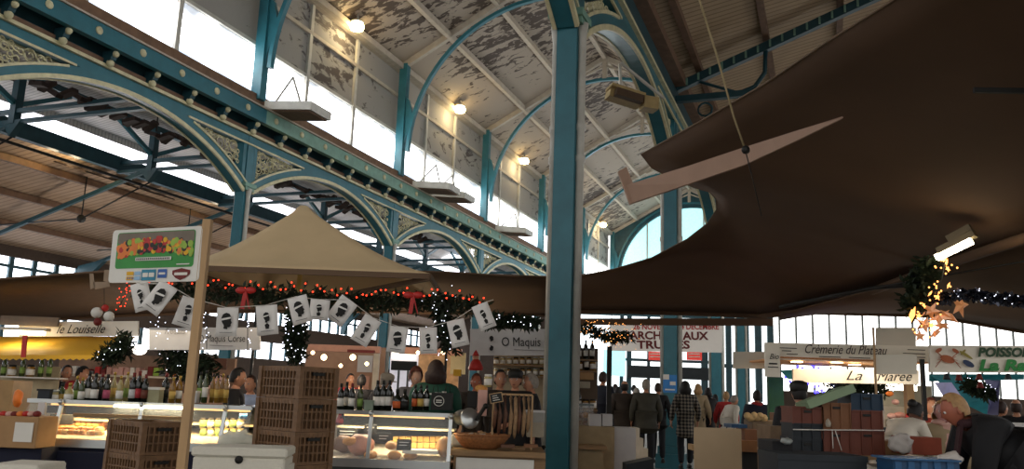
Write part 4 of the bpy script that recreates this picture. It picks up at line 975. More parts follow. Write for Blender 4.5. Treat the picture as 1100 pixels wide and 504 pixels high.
m = MB(); m.tube([c + V((.052 * math.cos(2 * PI * i / 20), -.005, .05 * math.sin(2 * PI * i / 20))) for i in range(20)], .004, 4, True)
for q in (-.012, .008): m.box(c + V((0, -.006, q)), (.06, .004, .01))
m.build('round_emblem', paper, t, True)
for x in (468, 481): MB().tube([P(x - 3, 422, VM), P(x - 2, 415, VM), P(x + 2, 415, VM), P(x + 3, 422, VM)], .004, 5).build('handle', black, t, True)
# ---- glass counters
def counter(label, x0, x1, yt, ylip, ybed, v, warm, base_m, posts, name='deli_counter'):
    t = thing(name, label, 'display counter', base((x0 + x1) / 2, v))
    xa, xb = X_(x0, v, yt), X_(x1, v, yt); xm = (x0 + x1) / 2
    zt, zl, zb = Z_(yt, v + .35, xm), Z_(ylip[0], v, xm), Z_(ylip[1], v, xm)
    MB().bb((xa, v + .02, 0), (xb, v + .95, zb)).build('base_cabinet', base_m, t)if 0 else MB().bb((xa, v + .02, 0), (xb, v + .95, zb)).build('base_cabinet', base_m, t, True)
    MB().bb((xa, v - .03, zb), (xb, v + .04, zl)).build('steel_lip', steel, t, True)
    MB().add([(xa, v + .04, zl - .02), (xb, v + .04, zl - .02), (xb, v + .85, zl + .1), (xa, v + .85, zl + .1)], [(0, 1, 2, 3)]).build('display_bed', mat('display bed', hx('b9b1a0'), .5), t, True)
    MB().bb((xa, v + .86, zl - .05), (xb, v + .9, zt)).build('back_panel', mat('case back', hx('2f3330'), .5), t, True)
    zs = Z_(ybed, v + .55, xm)
    MB().bb((xa, v + .5, zs - .02), (xb, v + .86, zs)).build('inner_shelf', mat('inner shelf', hx('c9bd9c'), .5), t, True)
    m = MB(); m.bb((xa, v + .1, zt - .012), (xb, v + .9, zt)); m.build('glass_top', mat('counter glass top', hx('4f5957'), .12, var=.03), t, True)
    m = MB(); m.add([(xa, v + .02, zl), (xb, v + .02, zl), (xb, v + .12, zt - .02), (xa, v + .12, zt - .02)], [(0, 1, 2, 3)]); m.build('front_glass', glassm, t, True)
    m = MB(); m.bb((xa, v + .08, zt - .035), (xb, v + .13, zt + .005)); m.build('top_rail', steel, t, True)
    for px in posts:
        x = X_(px, v, yt); m = MB(); m.bar((x, v + .0, zl), (x + .0, v + .1, zt), .035, .03); m.ball((x, v + .06, zt - .02), .03, 8); m.build('glass_post', steel, t, True)
    m = MB(); m.bb((xa + .1, v + .35, zt - .06), (xb - .1, v + .4, zt - .035)); m.build('case_lamp', warm[0], t, True)
    lamp('AREA', 'case_light', ((xa + xb) / 2, v + .4, zt - .08), warm[1], warm[2], (xb - xa) * .9, (0, 0, 0), .1)
    return t, (xa, xb, zt, zl, zs)
LC_, (lxa, lxb, lzt, lzl, lzs) = counter('long left glass counter with pastries, bottles on top and a navy cloth', 24, 268, 432, (474, 483), 452, 8.5, (deck_l, 26, (1, .68, .32)), navy, (62, 150, 240))
MC_, (mxa, mxb, mzt, mzl, mzs) = counter('middle glass deli counter with cheese and ham, behind the crate stack', 352, 486, 442, (494, 503), 459, 8.5, (deck_l, 9, (1, .85, .58)), steel_d, (398, 484))
pbox(MB(), 122, 205, 436, 439, 8.55, .03).build('light_tube', tube_w, LC_, True)
pbox(MB(), 78, 200, 446, 449, 8.55, .05).build('wood_rail', woodc, LC_, True)
navyc = carton('dark navy cloth hung round the front of the pastry counter', -30, 108, 484, 560, 8.38, .08, navy, 'cloth_skirt', 'cloth')
# pastries
rnd = random.Random(20)
def blob(name, mt, p, r, sc, label, cat, group, seed):
    m = MB().ball((0, 0, 0), r, 12, sc); rr = random.Random(seed)
    m.v = [q * (1 + (.5 if name == 'paper_wad' else .16) * noise.noise(q * (40 if name == 'paper_wad' else 14) + V((seed * 3.1, 0, 0)))) for q in m.v]
    o = m.build(name, mt); o.location = p; o.rotation_euler = (0, 0, rr.uniform(0, 3)); return tag(o, label, cat, group)
bt = mat('glazed crust', hx('c98a3e'), .45, var=.4, scale=18, bump=.2); bt2 = mat('pale pastry', hx('d8b67c'), .5, var=.25, scale=18)
i = 0
for r_, (dv, n, r) in enumerate(((.16, 14, .038), (.34, 12, .042), (.55, 11, .046))):
    for k in range(n):
        px = 30 + k * (82 / n) + rnd.uniform(-2, 2); v = 8.5 + dv; x = X_(px, v, 470)
        blob('pastry', rnd.choice((bt, bt2, bt)), (x, v, lzl + .02 + dv * .13 + r * .35), r, (1.25, .9, .7), 'golden pastry in the %s row of the left counter, %s from the left' % (('front', 'middle', 'back')[r_], ORD[k]), 'pastry', 'pastries in the left counter', i); i += 1
for k, (x0, x1, y0, y1, mt, lb) in enumerate(((46, 60, 460, 468, bt2, 'left of the stacked biscuit tray'), (92, 111, 454, 463, bt, 'at the right beside the crate stack'), (72, 90, 449, 463, bt2, 'stacked high in the middle'))):
    carton('tray of warm lit biscuits in the pastry counter, ' + lb, x0, x1, y0, y1, 9.05, .15, mt, 'biscuit_tray', 'tray')
carton('dark menu board standing in the pastry counter, upper left', 50, 70, 436, 444, 9.1, .03, chalk, 'menu_board', 'board'); carton('dark menu board in the pastry counter, below the upper one', 53, 78, 445, 456, 8.95, .03, chalk, 'menu_board', 'board')
# right part of the left counter: jars and paper bags
for k in range(6):
    for r_ in range(2):
        px, y = 218 + k * 8, 453 + 9 * r_
        put('jar', S_, paper if k % 2 else gl, black, P(px, y + 8, 9.0), 'small jar in the right end of the left counter, %s row, %s from left' % (('upper', 'lower')[r_], ORD[k]), 'jars in the left counter', .85)
t = thing('paper_heap', 'heap of crumpled white paper in the counter behind the white box', 'paper', P(255, 472, 8.3))
m = MB().ball((0, 0, 0), .12, 18, (1.6, .8, .7)); m.v = [q * (1 + .5 * noise.noise(q * 22)) for q in m.v]; m.xf(Matrix.Translation(P(256, 473, 8.35))); m.build('crumpled_paper', mat('lit paper', hx('d8d6c4'), .7), t, True)
put('jar', glassc, blue, steel, P(261, 452, 8.9), 'small blue cup on the counter shelf beside the tall crate stack', 'cups', .9)
# middle counter goods
blob('ham', ham, P(388, 478, 8.75), .15, (1.0, .8, .75), 'big pink cured ham in the middle counter', 'ham', None, 3)
blob('ham', mat('dark ham', hx('7a5c4c'), .5, var=.25), P(369, 477, 8.85), .11, (1.1, .8, .8), 'dark cured ham left of the big pink ham', 'ham', None, 4)
for k, (x, y, rx) in enumerate(((398, 489, 1.7), (420, 479, 2.0), (424, 489, 1.6), (441, 490, 2.0), (377, 474, 1.3))):
    blob('bread_loaf', bread, P(x, y, 8.66 + .06 * (k % 2)), .07, (rx, .9, .62), 'crusty loaf in the middle counter, ' + ('nearest left below the ham', 'behind the front loaves beside the chalk tag', 'front left of two long loaves', 'front right of two long loaves', 'small one behind the ham')[k], 'bread', 'loaves in the middle counter', k + 9)
for r_ in range(2):
    for k in range(8):
        px = 422 + k * 6.6; v = 9.02 + .07 * r_
        carton('block of yellow cheese stacked in the middle counter, %s row, %s from left' % (('lower', 'upper')[r_], ORD[k]), px, px + 6, 470 + 7 - 7 * r_ - 1, 483 - 7 * r_ - 1, v, .1, cheese, 'cheese_block', 'cheese', grp='cheese blocks in the middle counter')
blob('bread_loaf', bread, P(477, 480, 8.8), .1, (1.1, .8, 1.0), 'round loaf at the right end of the middle counter', 'bread', 'loaves in the middle counter', 33)
for k, (x0, x1, y0, y1, v, lb) in enumerate(((426, 442, 472, 484, 8.62, 'in front of the cheese blocks'), (404, 420, 465, 477, 8.8, 'behind the long loaves'), (391, 405, 456, 466, 8.9, 'upper left under the shelf'), (362, 384, 460, 470, 9.0, 'dark and wide at the left end'))):
    t = carton('small black chalk price tag in the middle counter, ' + lb, x0, x1, y0, y1, v, .012, chalk, 'price_tag', 'price tag')
    m = MB()
    for q in range(2): pbox(m, x0 + 3, x1 - 3 - 2 * q, y0 + 3 + 3 * q, y0 + 3.8 + 3 * q, v - .003, .002)
    m.build('chalk_writing', paper, t, True)
t = carton('flat white paper tray of cut cheese in the middle counter', 432, 470, 484, 488, 8.62, .25, paper, 'paper_tray', 'tray')
# ---- wooden counter with basket, hanging sausages, slicer
v = 8.6
t = thing('wooden_counter', 'brown wooden counter with a white front panel, left of the front column', 'counter', base(535, v))
m = MB(); pbox(m, 484, 586, 485, 491, v, 1.0); m.build('worktop', woodc, t, True)
m = MB(); pbox(m, 487, 586, 491, 504, v + .08, .85, 0); m.build('cabinet', woodc, t, True)
m = MB(); pbox(m, 489, 573, 493, 540, v + .05, .03); m.build('white_front', white, t, True)
zc = Z_(485, v, 535)
t = thing('wicker_basket', 'shallow wicker basket of small sausages on the wooden counter', 'basket', (X_(517, v + .3, 480), v + .3, zc))
MB().lathe([(.15, 0), (.2, .02), (.27, .1), (.29, .14), (.275, .14), (.24, .08), (.17, .03), (.001, .03)], 28, sy=.7).build('woven_bowl', basketm, t)
MB().tube([(.28 * math.cos(2 * PI * i / 28), .196 * math.sin(2 * PI * i / 28), .14) for i in range(28)], .014, 6, True).build('rim', basketm, t)
bc = V((X_(517, v + .3, 480), v + .3, zc))
rnd = random.Random(3)
for k in range(16):
    a = rnd.uniform(0, 6.28); r = rnd.uniform(0, .17); p = bc + V((r * math.cos(a), .7 * r * math.sin(a), .1 + rnd.uniform(0, .05)))
    d = V((rnd.uniform(-1, 1), rnd.uniform(-1, 1), rnd.uniform(-.1, .4))).normalized() * .06
    o = MB().tube([p - d, p - d * .6, p + d * .6, p + d], .016, 7, scale=[.4, 1, 1, .4]).build('small_sausage', (sausage, sausage_l, mat('pale wrap', hx('a59c90'), .5))[k % 3]); tag(o, 'little dried sausage heaped in the wicker basket', 'sausage', 'sausages in the basket')
t = thing('sausage_rack', 'wooden rack hung with long dried sausages on the wooden counter', 'rack', (X_(552, v + .4), v + .4, zc))
hx0, hx1 = X_(530, v + .4, 430), X_(572, v + .4, 430); zr_ = Z_(424, v + .4, 550)
m = MB(); m.bar((hx0, v + .4, zr_), (hx1, v + .4, zr_), .02, .02)
m.build('rail', wood, t, True)
for x in (hx0, hx1): MB().bar((x, v + .4, zc), (x, v + .4, zr_), .02, .02).build('upright', wood, t, True)
for k, (px, L, mt) in enumerate(((532, .36, sausage), (537, .42, sausage), (543, .4, sausage), (549, .44, sausage_l), (554, .45, sausage_l), (558, .4, sausage), (563, .43, sausage_l), (568, .38, sausage_l))):
    p = P(px, 425, v + .36); q = V((p.x, p.y, zr_)); o = MB().tube([q, q + V((0, -.02, -.04)), q + V((.01, -.03, -L * .5)), q + V((0, -.02, -L * .9)), q + V((0, 0, -L))], .024, 8, scale=[.15, .8, 1, .8, .2]).build('dried_sausage', mt)
    tag(o, 'long dried sausage hung from the rack, %s from the left' % ORD[k], 'sausage', 'long sausages on the rack')
t = thing('chalk_sign', 'framed black chalk sign tilted before the hanging sausages', 'sign', P(533, 428, v + .2))
Mt = face(P(527, 434, v + .2), P(541, 431.5, v + .2), 0)
MB().poly(flat(Mt, [(0, 0), (.135, 0), (.135, .1), (0, .1)], 0), .012).build('frame', wood, t, True)
MB().poly(flat(Mt, [(.008, .008), (.127, .008), (.127, .092), (.008, .092)], .016)).build('slate', chalk, t, True)
m = MB()
for q in range(3): m.poly(flat(Mt, [(.03, .025 + .022 * q), (.1 - .01 * q, .025 + .022 * q), (.1 - .01 * q, .031 + .022 * q), (.03, .031 + .022 * q)], .018))
m.build('chalk_writing', paper, t, True)
t = thing('meat_slicer', 'grey metal meat slicer between the jacketed seller and the basket', 'slicer', (X_(500, v + .4), v + .4, zc))
c = P(500, 449, v + .5); sl = mat('slicer enamel', hx('7d807e'), .4, metal=.3, var=.1)
o = MB().box((c.x, c.y, zc + .07), (.3, .26, .14)).build('base', sl, t, True); o.modifiers.new('b', 'BEVEL').width = .03
m = MB().ball(c + V((-.03, .06, .0)), .1, 14, (1.1, .8, .85)); m.build('motor_housing', sl, t, True)
m = MB().lathe([(.001, -.012), (.1, -.008), (.11, 0), (.1, .008), (.001, .012)], 28); m.xf(Matrix.Translation(c + V((.05, -.1, .0))) @ Matrix.Rotation(.5, 4, 'Z') @ Matrix.Rotation(PI / 2.3, 4, 'X')); m.build('blade', steel, t, True)
m = MB().bar(c + V((.12, -.1, -.02)), c + V((.2, -.05, .12)), .03, .03); m.ball(c + V((.21, -.05, .13)), .03, 8); m.build('pusher_handle', black, t, True)
t = carton('tan paper wrapped loaf standing beside the slicer', 513, 523, 419, 447, v + .5, .12, pink, 'wrapped_loaf', 'bread'); 
blob('bread_loaf', bread, P(517, 418, v + .56), .06, (1.2, .9, .7), 'round loaf on top of the wrapped stack beside the slicer', 'bread', None, 55)
carton('black box behind the slicer', 502, 513, 420, 438, v + .7, .12, black, 'dark_box'); carton('white plastic tub behind the sausages', 563, 585, 441, 455, v + .75, .2, mat('grey tub', hx('8f8c84'), .6), 'plastic_tub', 'tub', lid=greysign); carton('wooden box below the plastic tub behind the sausages', 566, 584, 454, 470, v + .7, .2, mat('pale box', hx('9a907c'), .6), 'wooden_box')
put('jar', S_, paper, white, P(524, 416, v + .5), 'white bottle left of the chalk sign', 'bottles by the slicer', 1.0)
MB_ = [(545, 478), (556, 481), (570, 478)]
for k, (x, y) in enumerate(MB_):
    o = pbox(MB(), x - 7, x + 8, y, y + 3, v + .12 + .2 * (k % 2), .16).build('sausage_packet', (sausage, sausage_l, terra_l)[k]); tag(o, 'flat packet of sliced sausage lying on the wooden counter, ' + ('nearest the basket', 'middle', 'by the front column')[k], 'packet', 'packets on the wooden counter')
# ---- back shelves and far stalls
def shelves(label, x0, x1, ys, v, back, mt, goods, seed, name='back_shelf', grp='x', gl_='small jar', d=.25):
    t = thing(name, label, 'shelf', base((x0 + x1) / 2, v))
    m = MB(); pbox(m, x0, x1, ys[0] - 12, ys[-1] + 3, v + d, .03, 0); m.build('back_panel', back, t, True)
    for y in ys: m = MB(); pbox(m, x0, x1, y, y + 1.5, v, d); m.build('shelf_board', mt, t, True)
    rnd = random.Random(seed)
    for j, y in enumerate(ys):
        x = x0 + 3
        while x < x1 - 3:
            k_ = rnd.choice(goods); put(k_[0], k_[1], k_[2], k_[3], P(x, y, v + .1), gl_, grp, k_[4]); x += k_[5]
    return t
shelves('white shelves of jars under the left shop sign awning', 0, 64, [405], 12.4, mat('pale back wall', hx('a89a7c'), .7), paper, [('jar', S_, gl, black, 1.3, 10), ('jar', A_, paper, black, 1.3, 11), ('wine', G_, gl, gold, 1, 9)], 5, grp='goods on the far left shelves', gl_='jar or bottle on the shelves under the yellow awning')
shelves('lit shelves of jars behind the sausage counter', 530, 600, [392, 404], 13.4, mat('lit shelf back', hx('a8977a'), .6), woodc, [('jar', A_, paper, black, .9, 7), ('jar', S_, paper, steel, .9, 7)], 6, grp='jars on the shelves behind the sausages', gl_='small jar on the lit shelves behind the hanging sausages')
def slab(label, name, cat, parts, v):
    t = thing(name, label, cat, base((parts[0][1] + parts[0][2]) / 2, v))
    for nm, x0, x1, y0, y1, dv, d, mt in parts: m = MB(); pbox(m, x0, x1, y0, y1, v + dv, d, 0 if y1 >= 440 else None); m.build(nm, mt, t, True)
    return t
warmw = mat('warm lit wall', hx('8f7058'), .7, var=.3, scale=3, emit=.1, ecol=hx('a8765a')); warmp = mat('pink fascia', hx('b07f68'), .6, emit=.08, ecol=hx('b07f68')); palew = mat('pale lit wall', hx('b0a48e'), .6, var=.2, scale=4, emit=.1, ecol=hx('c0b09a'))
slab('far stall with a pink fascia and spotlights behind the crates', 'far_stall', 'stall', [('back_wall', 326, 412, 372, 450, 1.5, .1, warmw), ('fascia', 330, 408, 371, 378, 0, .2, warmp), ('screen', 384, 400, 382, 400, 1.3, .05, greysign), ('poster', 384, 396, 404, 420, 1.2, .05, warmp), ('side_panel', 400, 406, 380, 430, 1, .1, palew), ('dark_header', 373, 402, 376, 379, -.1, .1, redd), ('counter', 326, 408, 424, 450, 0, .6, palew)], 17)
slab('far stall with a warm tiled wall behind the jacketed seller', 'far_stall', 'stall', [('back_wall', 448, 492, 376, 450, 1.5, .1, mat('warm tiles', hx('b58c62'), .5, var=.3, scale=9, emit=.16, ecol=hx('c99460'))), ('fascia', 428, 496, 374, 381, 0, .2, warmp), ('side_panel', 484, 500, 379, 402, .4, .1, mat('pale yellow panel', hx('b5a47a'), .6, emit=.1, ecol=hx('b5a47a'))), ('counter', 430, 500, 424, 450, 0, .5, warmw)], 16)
slab('far bright glass doorway with a dark header behind the middle bottles', 'glass_doorway', 'doorway', [('glazing', 418, 450, 377, 440, .6, .05, mat('far doorway glow', hx('c9c0c4'), .5, emit=.5, ecol=hx('e0dce4'))), ('header', 420, 447, 388, 398, .3, .2, black), ('top_light', 421, 446, 378, 386, .4, .05, em('door top light', 'fff2d8', 2.2)), ('jamb', 426, 428, 398, 440, .3, .1, steel_d), ('jamb', 436, 438, 398, 440, .3, .1, steel_d)], 22)
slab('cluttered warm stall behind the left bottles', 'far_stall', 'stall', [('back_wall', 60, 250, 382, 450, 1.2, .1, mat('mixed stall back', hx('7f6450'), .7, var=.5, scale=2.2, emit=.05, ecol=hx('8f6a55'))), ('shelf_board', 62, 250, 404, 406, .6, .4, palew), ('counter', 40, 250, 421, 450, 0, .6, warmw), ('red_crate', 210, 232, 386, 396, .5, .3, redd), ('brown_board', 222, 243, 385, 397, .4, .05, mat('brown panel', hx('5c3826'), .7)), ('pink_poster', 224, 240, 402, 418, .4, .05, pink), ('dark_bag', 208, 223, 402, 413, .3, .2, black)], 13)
for k, (x, y) in enumerate(((348, 384), (379, 384), (366, 393), (394, 391), (449, 379), (476, 379), (336, 379))):
    o = MB().ball(P(x, y, 15.5), .055 if k < 2 else .035, 8).build('spotlight', spot_y); tag(o, 'small round spotlight of the far stalls, %s' % ('brighter left one of a pair over the crates', 'brighter right one of a pair over the crates', 'dim one below the pair', 'dim one by the grey screen', 'left one over the tiled stall', 'right one over the tiled stall', 'dim one at the left of the fascia')[k], 'spotlight', 'spotlights of the far stalls')
# goods on the far left stall shelf
rnd = random.Random(8)
for k in range(22):
    px = 64 + k * 6.3; mt = rnd.choice((red, pink, palew, paper, greenl, orange, cl_grey, redd)); h = rnd.uniform(5, 12)
    o = pbox(MB(), px, px + rnd.uniform(4, 6), 404 - h, 404, 13.65, .2).build('grocery_packet', mt); tag(o, 'grocery packet on the far left stall shelf, %s from the left' % ORD[k], 'packet', 'packets on the far left stall')
for k in range(12):
    px = 100 + k * 7; mt = rnd.choice((ham, pink, redl, warmp)); o = pbox(MB(), px, px + 5.5, 417, 421, 13.1, .25).build('meat_tray', mt); tag(o, 'tray of meat on the far left stall counter, %s from the left' % ORD[k], 'tray', 'meat trays on the far left stall')
t = thing('santa_figure', 'small red santa decoration on the back shelves', 'decoration', P(511, 398, 12.5))
m = MB().lathe([(.001, 0), (.1, 0), (.11, .04), (.07, .13), (.04, .16), (.001, .165)], 12, P(511, 398, 12.5)); m.build('red_robe', red, t, True)
MB().ball(P(511, 384.5, 12.5), .05, 10).build('face', skin, t, True); MB().lathe([(.055, 0), (.03, .05), (.001, .09)], 10, P(511, 382.5, 12.5)).build('hat', red, t, True)
o = pbox(MB(), 487, 495, 397, 404, 12, .2).build('yellow_bag', yellow); tag(o, 'bright yellow bag behind the seller, right of the warm tiles', 'bag')
# ---- crates
def crate_proto():
    t = thing('lattice_crate', 'x', 'crate', (0, 0, -60)); Lx, Ly, Hh = .52, .35, .255; w = .016
    MB().bb((-Lx / 2 + w, -Ly / 2 + w, .01), (Lx / 2 - w, Ly / 2 - w, Hh - .03)).build('inner_lining', wicker_d, t)
    m = MB()
    for z, h in ((.012, .024), (.09, .012), (.155, .012), (Hh - .02, .04)):
        for s in (-1, 1): m.bb((-Lx / 2, s * Ly / 2 - w / 2, z - h / 2), (Lx / 2, s * Ly / 2 + w / 2, z + h / 2)); m.bb((s * Lx / 2 - w / 2, -Ly / 2, z - h / 2), (s * Lx / 2 + w / 2, Ly / 2, z + h / 2))
    m.build('rim_band', wicker, t)
    m = MB()
    for i in range(13):
        x = -Lx / 2 + Lx * i / 12
        for s in (-1, 1): m.bb((x - .006, s * (Ly / 2 + .002) - w / 2, 0), (x + .006, s * (Ly / 2 + .002) + w / 2, Hh - .01))
    for i in range(9):
        y = -Ly / 2 + Ly * i / 8
        for s in (-1, 1): m.bb((s * (Lx / 2 + .002) - w / 2, y - .006, 0), (s * (Lx / 2 + .002) + w / 2, y + .006, Hh - .01))
    m.build('lattice_bars', wicker, t)
    for sx in (-1, 1):
        for sy in (-1, 1): MB().bb((sx * Lx / 2 - .022, sy * Ly / 2 - .022, 0), (sx * Lx / 2 + .022, sy * Ly / 2 + .022, Hh)).build('corner_post', wicker, t)
    for s in (-1, 1): MB().bb((s * (Lx / 2 + .004) - w / 2, -.06, Hh - .07), (s * (Lx / 2 + .004) + w / 2, .06, Hh - .045)).build('hand_grip', black, t)
    return t
cp = crate_proto(); first = True
ang = math.radians(-39)
def stack(px, v, ntop, H0, n, what, grp):
    global first
    c = P(px, 450, v)
    for k in range(n):
        z = H0 - (k + 1) * .258
        if z < -.01: break
        lb = 'brown lattice crate in the %s, %s from the top' % (what, ORD[k])
        loc = (c.x, c.y + .35, max(z, 0)); rz = ang + random.uniform(-.015, .015)
        if first: cp.location = loc; cp.rotation_euler = (0, 0, rz); cp['label'] = lb; cp['group'] = grp; first = False
        else: dup(cp, loc, rz, lb, grp)
stack(305, 6.75, 0, 7 * .258 - .035, 7, 'tall stack left of the middle counter', 'tall crate stack')
stack(140, 6.75, 0, 5 * .258, 5, 'low stack behind the wooden signpost', 'low crate stack')
# styrofoam box
def foambox(label, px, py, v, w, d, h, rz, z0=None):
    zt = Z_(py, v, px); t = thing('styrofoam_box', label, 'box', (X_(px, v, py), v + d / 2, zt - h), rz)
    o = MB().bb((-w / 2, -d / 2, 0), (w / 2, d / 2, h - .06)).build('box_body', foam, t); o.modifiers.new('b', 'BEVEL').width = .012
    o = MB().bb((-w / 2 - .012, -d / 2 - .012, h - .06), (w / 2 + .012, d / 2 + .012, h)).build('lid', foam, t); o.modifiers.new('b', 'BEVEL').width = .012
    return t
t = foambox('big white styrofoam box below the tall crates, dark round hole in it', 255, 481, 5.6, .58, .36, .36, .1)
m = MB().lathe([(.001, 0), (.026, 0), (.026, .01), (.001, .012)], 12); m.xf(Matrix.Translation((0, -.18, .285)) @ Matrix.Rotation(PI / 2, 4, 'X')); m.build('round_hole', black, t)
carton('pile of styrofoam boxes under the holed white box', 214, 297, 500, 640, 5.62, .34, foam, 'styrofoam_box', z0=0)
foambox('white styrofoam lid corner at the bottom left', 16, 499, 5.0, .26, .3, .4, 0)
carton('white carton under the styrofoam lid at bottom left', -20, 34, 506, 640, 5.02, .3, foam, 'styrofoam_box', z0=0)
# cardboard at the left end
t = carton('tan cardboard box with a white notice at the left end', -30, 40, 447, 481, 8.0, .35, cardboard, 'cardboard_box'); pbox(MB(), 15, 35, 454, 475, 7.99, .005).build('paper_notice', paper, t, True)
carton('dark trestle under the cardboard box at the left end', -30, 40, 481, 560, 8.1, .3, navy, 'trestle', 'table', z0=0)
for k in range(7): blob('fruit', (red, pink, redd, orange)[k % 4], P(4 + k * 6, 445, 8.1), .035, (1.1, 1, .8), 'small reddish fruit heaped on the cardboard box, %s from the left' % ORD[k], 'fruit', 'fruit on the cardboard box', k + 60)
t = thing('orange_netting', 'orange net bag of fruit hung at the far left', 'bag', P(20, 425, 9)); m = MB().ball(P(19, 428, 9), .06, 12, (.8, .7, 1.6)); m.v = [q + V((noise.noise(q * 20), noise.noise(q * 17), noise.noise(q * 23))) * .02 for q in m.v]; m.build('net', orange, t, True)
carton('clear bottle shaped price holder at the left end of the counter', 40, 48, 432, 446, 8.3, .03, greysign, 'price_holder', 'sign')
carton('tan wooden cabinet at the far left edge', -30, 12, 408, 446, 9.6, .4, mat('tan cabinet', hx('9a7a4e'), .6), 'tan_cabinet', 'cabinet', z0=0)
# ---- right of the front column
t = thing('plywood_panel', 'tall plain plywood panel standing in the aisle', 'panel', base(770, 9.8)); pbox(MB(), 746, 797, 460, 545, 9.8, .03, 0).build('panel', ply, t, True); pbox(MB(), 744, 748, 478, 484, 9.82, .25).build('shelf_end', wood, t, True)
t = thing('stepped_cabinet', 'white cabinet with a stepped pale side, left of the crowd', 'cabinet', base(676, 13.5))
m = MB(); pbox(m, 660, 683, 460, 500, 13.2, .6, 0); m.build('cabinet_body', greysign, t, True)
m = MB()
for k, (x, y) in enumerate(((687, 460), (691, 471), (696, 482))): pbox(m, 682, x, y, 505, 13.25 + .1 * k, .5, 0)
m.build('stepped_side', palew, t, True)
t = thing('wooden_counter', 'pale wooden counter right of the front column', 'counter', base(640, 12.8)); m = MB(); pbox(m, 616, 660, 458, 474, 12.9, .5, 0); m.build('cabinet', mat('pale counter', hx('9a8460'), .6), t, True)
m = MB(); pbox(m, 612, 652, 479, 483, 12.4, .6); m.build('lower_worktop', woodc, t, True); m = MB(); pbox(m, 612, 648, 483, 505, 12.5, .5, 0); m.build('lower_cabinet', mat('pale counter', hx('9a8460'), .6), t, True)
carton('white plastic box on the pale counter, left of a pair', 633, 646, 445, 458, 12.95, .25, greysign, 'white_box'); carton('white plastic box on the pale counter, right of a pair', 647, 658, 445, 458, 12.95, .25, greysign, 'white_box')
t = thing('dark_bin', 'dark grey open bin at the foot of the stepped cabinet', 'bin', base(686, 11.5)); a = MB(); a.poly([P(673, 499, 11.5), P(702, 493, 11.5), V((P(704, 505, 11.5).x, 11.5, 0)), V((P(674, 505, 11.5).x, 11.5, 0))], .4, (0, 1, 0)); a.build('bin_body', slate, t, True)
t = shelves('dim shelves of jars right of the front column', 612, 642, [386, 398, 440], 13.6, mat('dim back', hx('5a4a3a'), .7), woodc, [('jar', A_, paper, black, 1.2, 8), ('wine', D_, paper, black, 1, 7)], 16, grp='jars right of the front column', gl_='jar or bottle on the dim shelves right of the front column')
carton('tan carton stacked right of the front column, upper', 618, 638, 400, 408, 13.2, .3, cardboard, 'tan_carton'); carton('pale carton stacked right of the front column, lower', 618, 634, 410, 417, 13.2, .3, mat('pale box', hx('9a907c'), .6), 'tan_carton')
t = thing('glass_display', 'small glass display case right of the front column', 'display case', base(630, 13)); pbox(MB(), 616, 638, 436, 458, 13.1, .4).build('glass', glassm, t, True); pbox(MB(), 616, 638, 434, 436, 13.08, .44).build('top_rail', steel_d, t, True)
for k in range(8): blob('bread_loaf', (bread, sausage_l, terra_l)[k % 3], P(619 + (k % 4) * 5, 455 - 9 * (k // 4), 13.3), .06, (1, .8, .8), 'small brown loaf in the little glass display, %s row, %s from left' % (('lower', 'upper')[k // 4], ORD[k % 4]), 'bread', 'goods in the small display', 70 + k)
pbox(MB(), 652, 656, 385, 450, 15, .1, 0).build('x', black) if 0 else None
t = thing('dark_post', 'dark slim tent post left of the crowd', 'post', base(654, 15)); pbox(MB(), 652, 657, 372, 450, 15, .08, 0).build('post', black, t, True)
# ---- right hand stall
def rcrate(label, x0, x1, y0, y1, v, mt, d=.36, name='plastic_crate', grp='crates of the right stall'):
    t = thing(name, label, 'crate', (X_((x0 + x1) / 2, v, y1), v + d / 2, Z_(y1, v, (x0 + x1) / 2)), 0, grp)
    m = MB(); pbox(m, x0 + .6, x1 - .6, y0 + 1.5, y1, v + .01, d - .02); m.build('tub', mt, t, True)
    m = MB(); pbox(m, x0, x1, y0, y0 + 2, v, d); m.build('rim_band', mt, t, True); m = MB(); pbox(m, x0, x1, y1 - 1.5, y1, v, d); m.build('rim_band', mt, t, True)
    for x in (x0, (x0 * 2 + x1) / 3, (x0 + x1 * 2) / 3, x1): m = MB(); pbox(m, x - .7, x + .7, y0, y1, v - .006, .02); m.build('rib', mt, t, True)
    xm = (x0 + x1) / 2; pbox(MB(), xm - 4, xm + 4, y0 + 4, y0 + 6.5, v - .004, .02).build('hand_slot', black, t, True)
    return t
vR = 7.6
for lb, x0, x1, y0, y1, mt in (('reddish crate on top of the left column of the right stall stack', 852, 884, 437, 455, terra), ('dark crate directly below the reddish left top crate', 852, 884, 455, 472, slate), ('dark crate at the bottom left of the stack', 852, 884, 472, 490, slate),
        ('light brown crate on top of the middle column', 884, 914, 433, 462, terra_l), ('brown crate below the light brown one, in the middle column', 884, 914, 463, 490, terra),
        ('dark blue crate on top of the right column of the stack', 915, 948, 423, 441, mat('dark blue crate', hx('1f3446'), .6)), ('brown crate under the dark blue one', 915, 948, 441, 462, terra), ('brown crate at the bottom of the right column', 915, 950, 463, 490, terra)): rcrate(lb, x0, x1, y0, y1, vR, mt)
t = thing('slanted_cover', 'pale green lid leaning slanted on top of the brown crates', 'lid', P(886, 428, vR - .05)); a, b = P(861, 436, vR + .1), P(910, 418, vR + .1)
MB().bar(a, b, .3, .05).build('lid_panel', greenlid, t, True); MB().bar(a + V((0, -.16, .01)), b + V((0, -.16, .01)), .02, .075).build('lid_rim', greenlid, t, True)
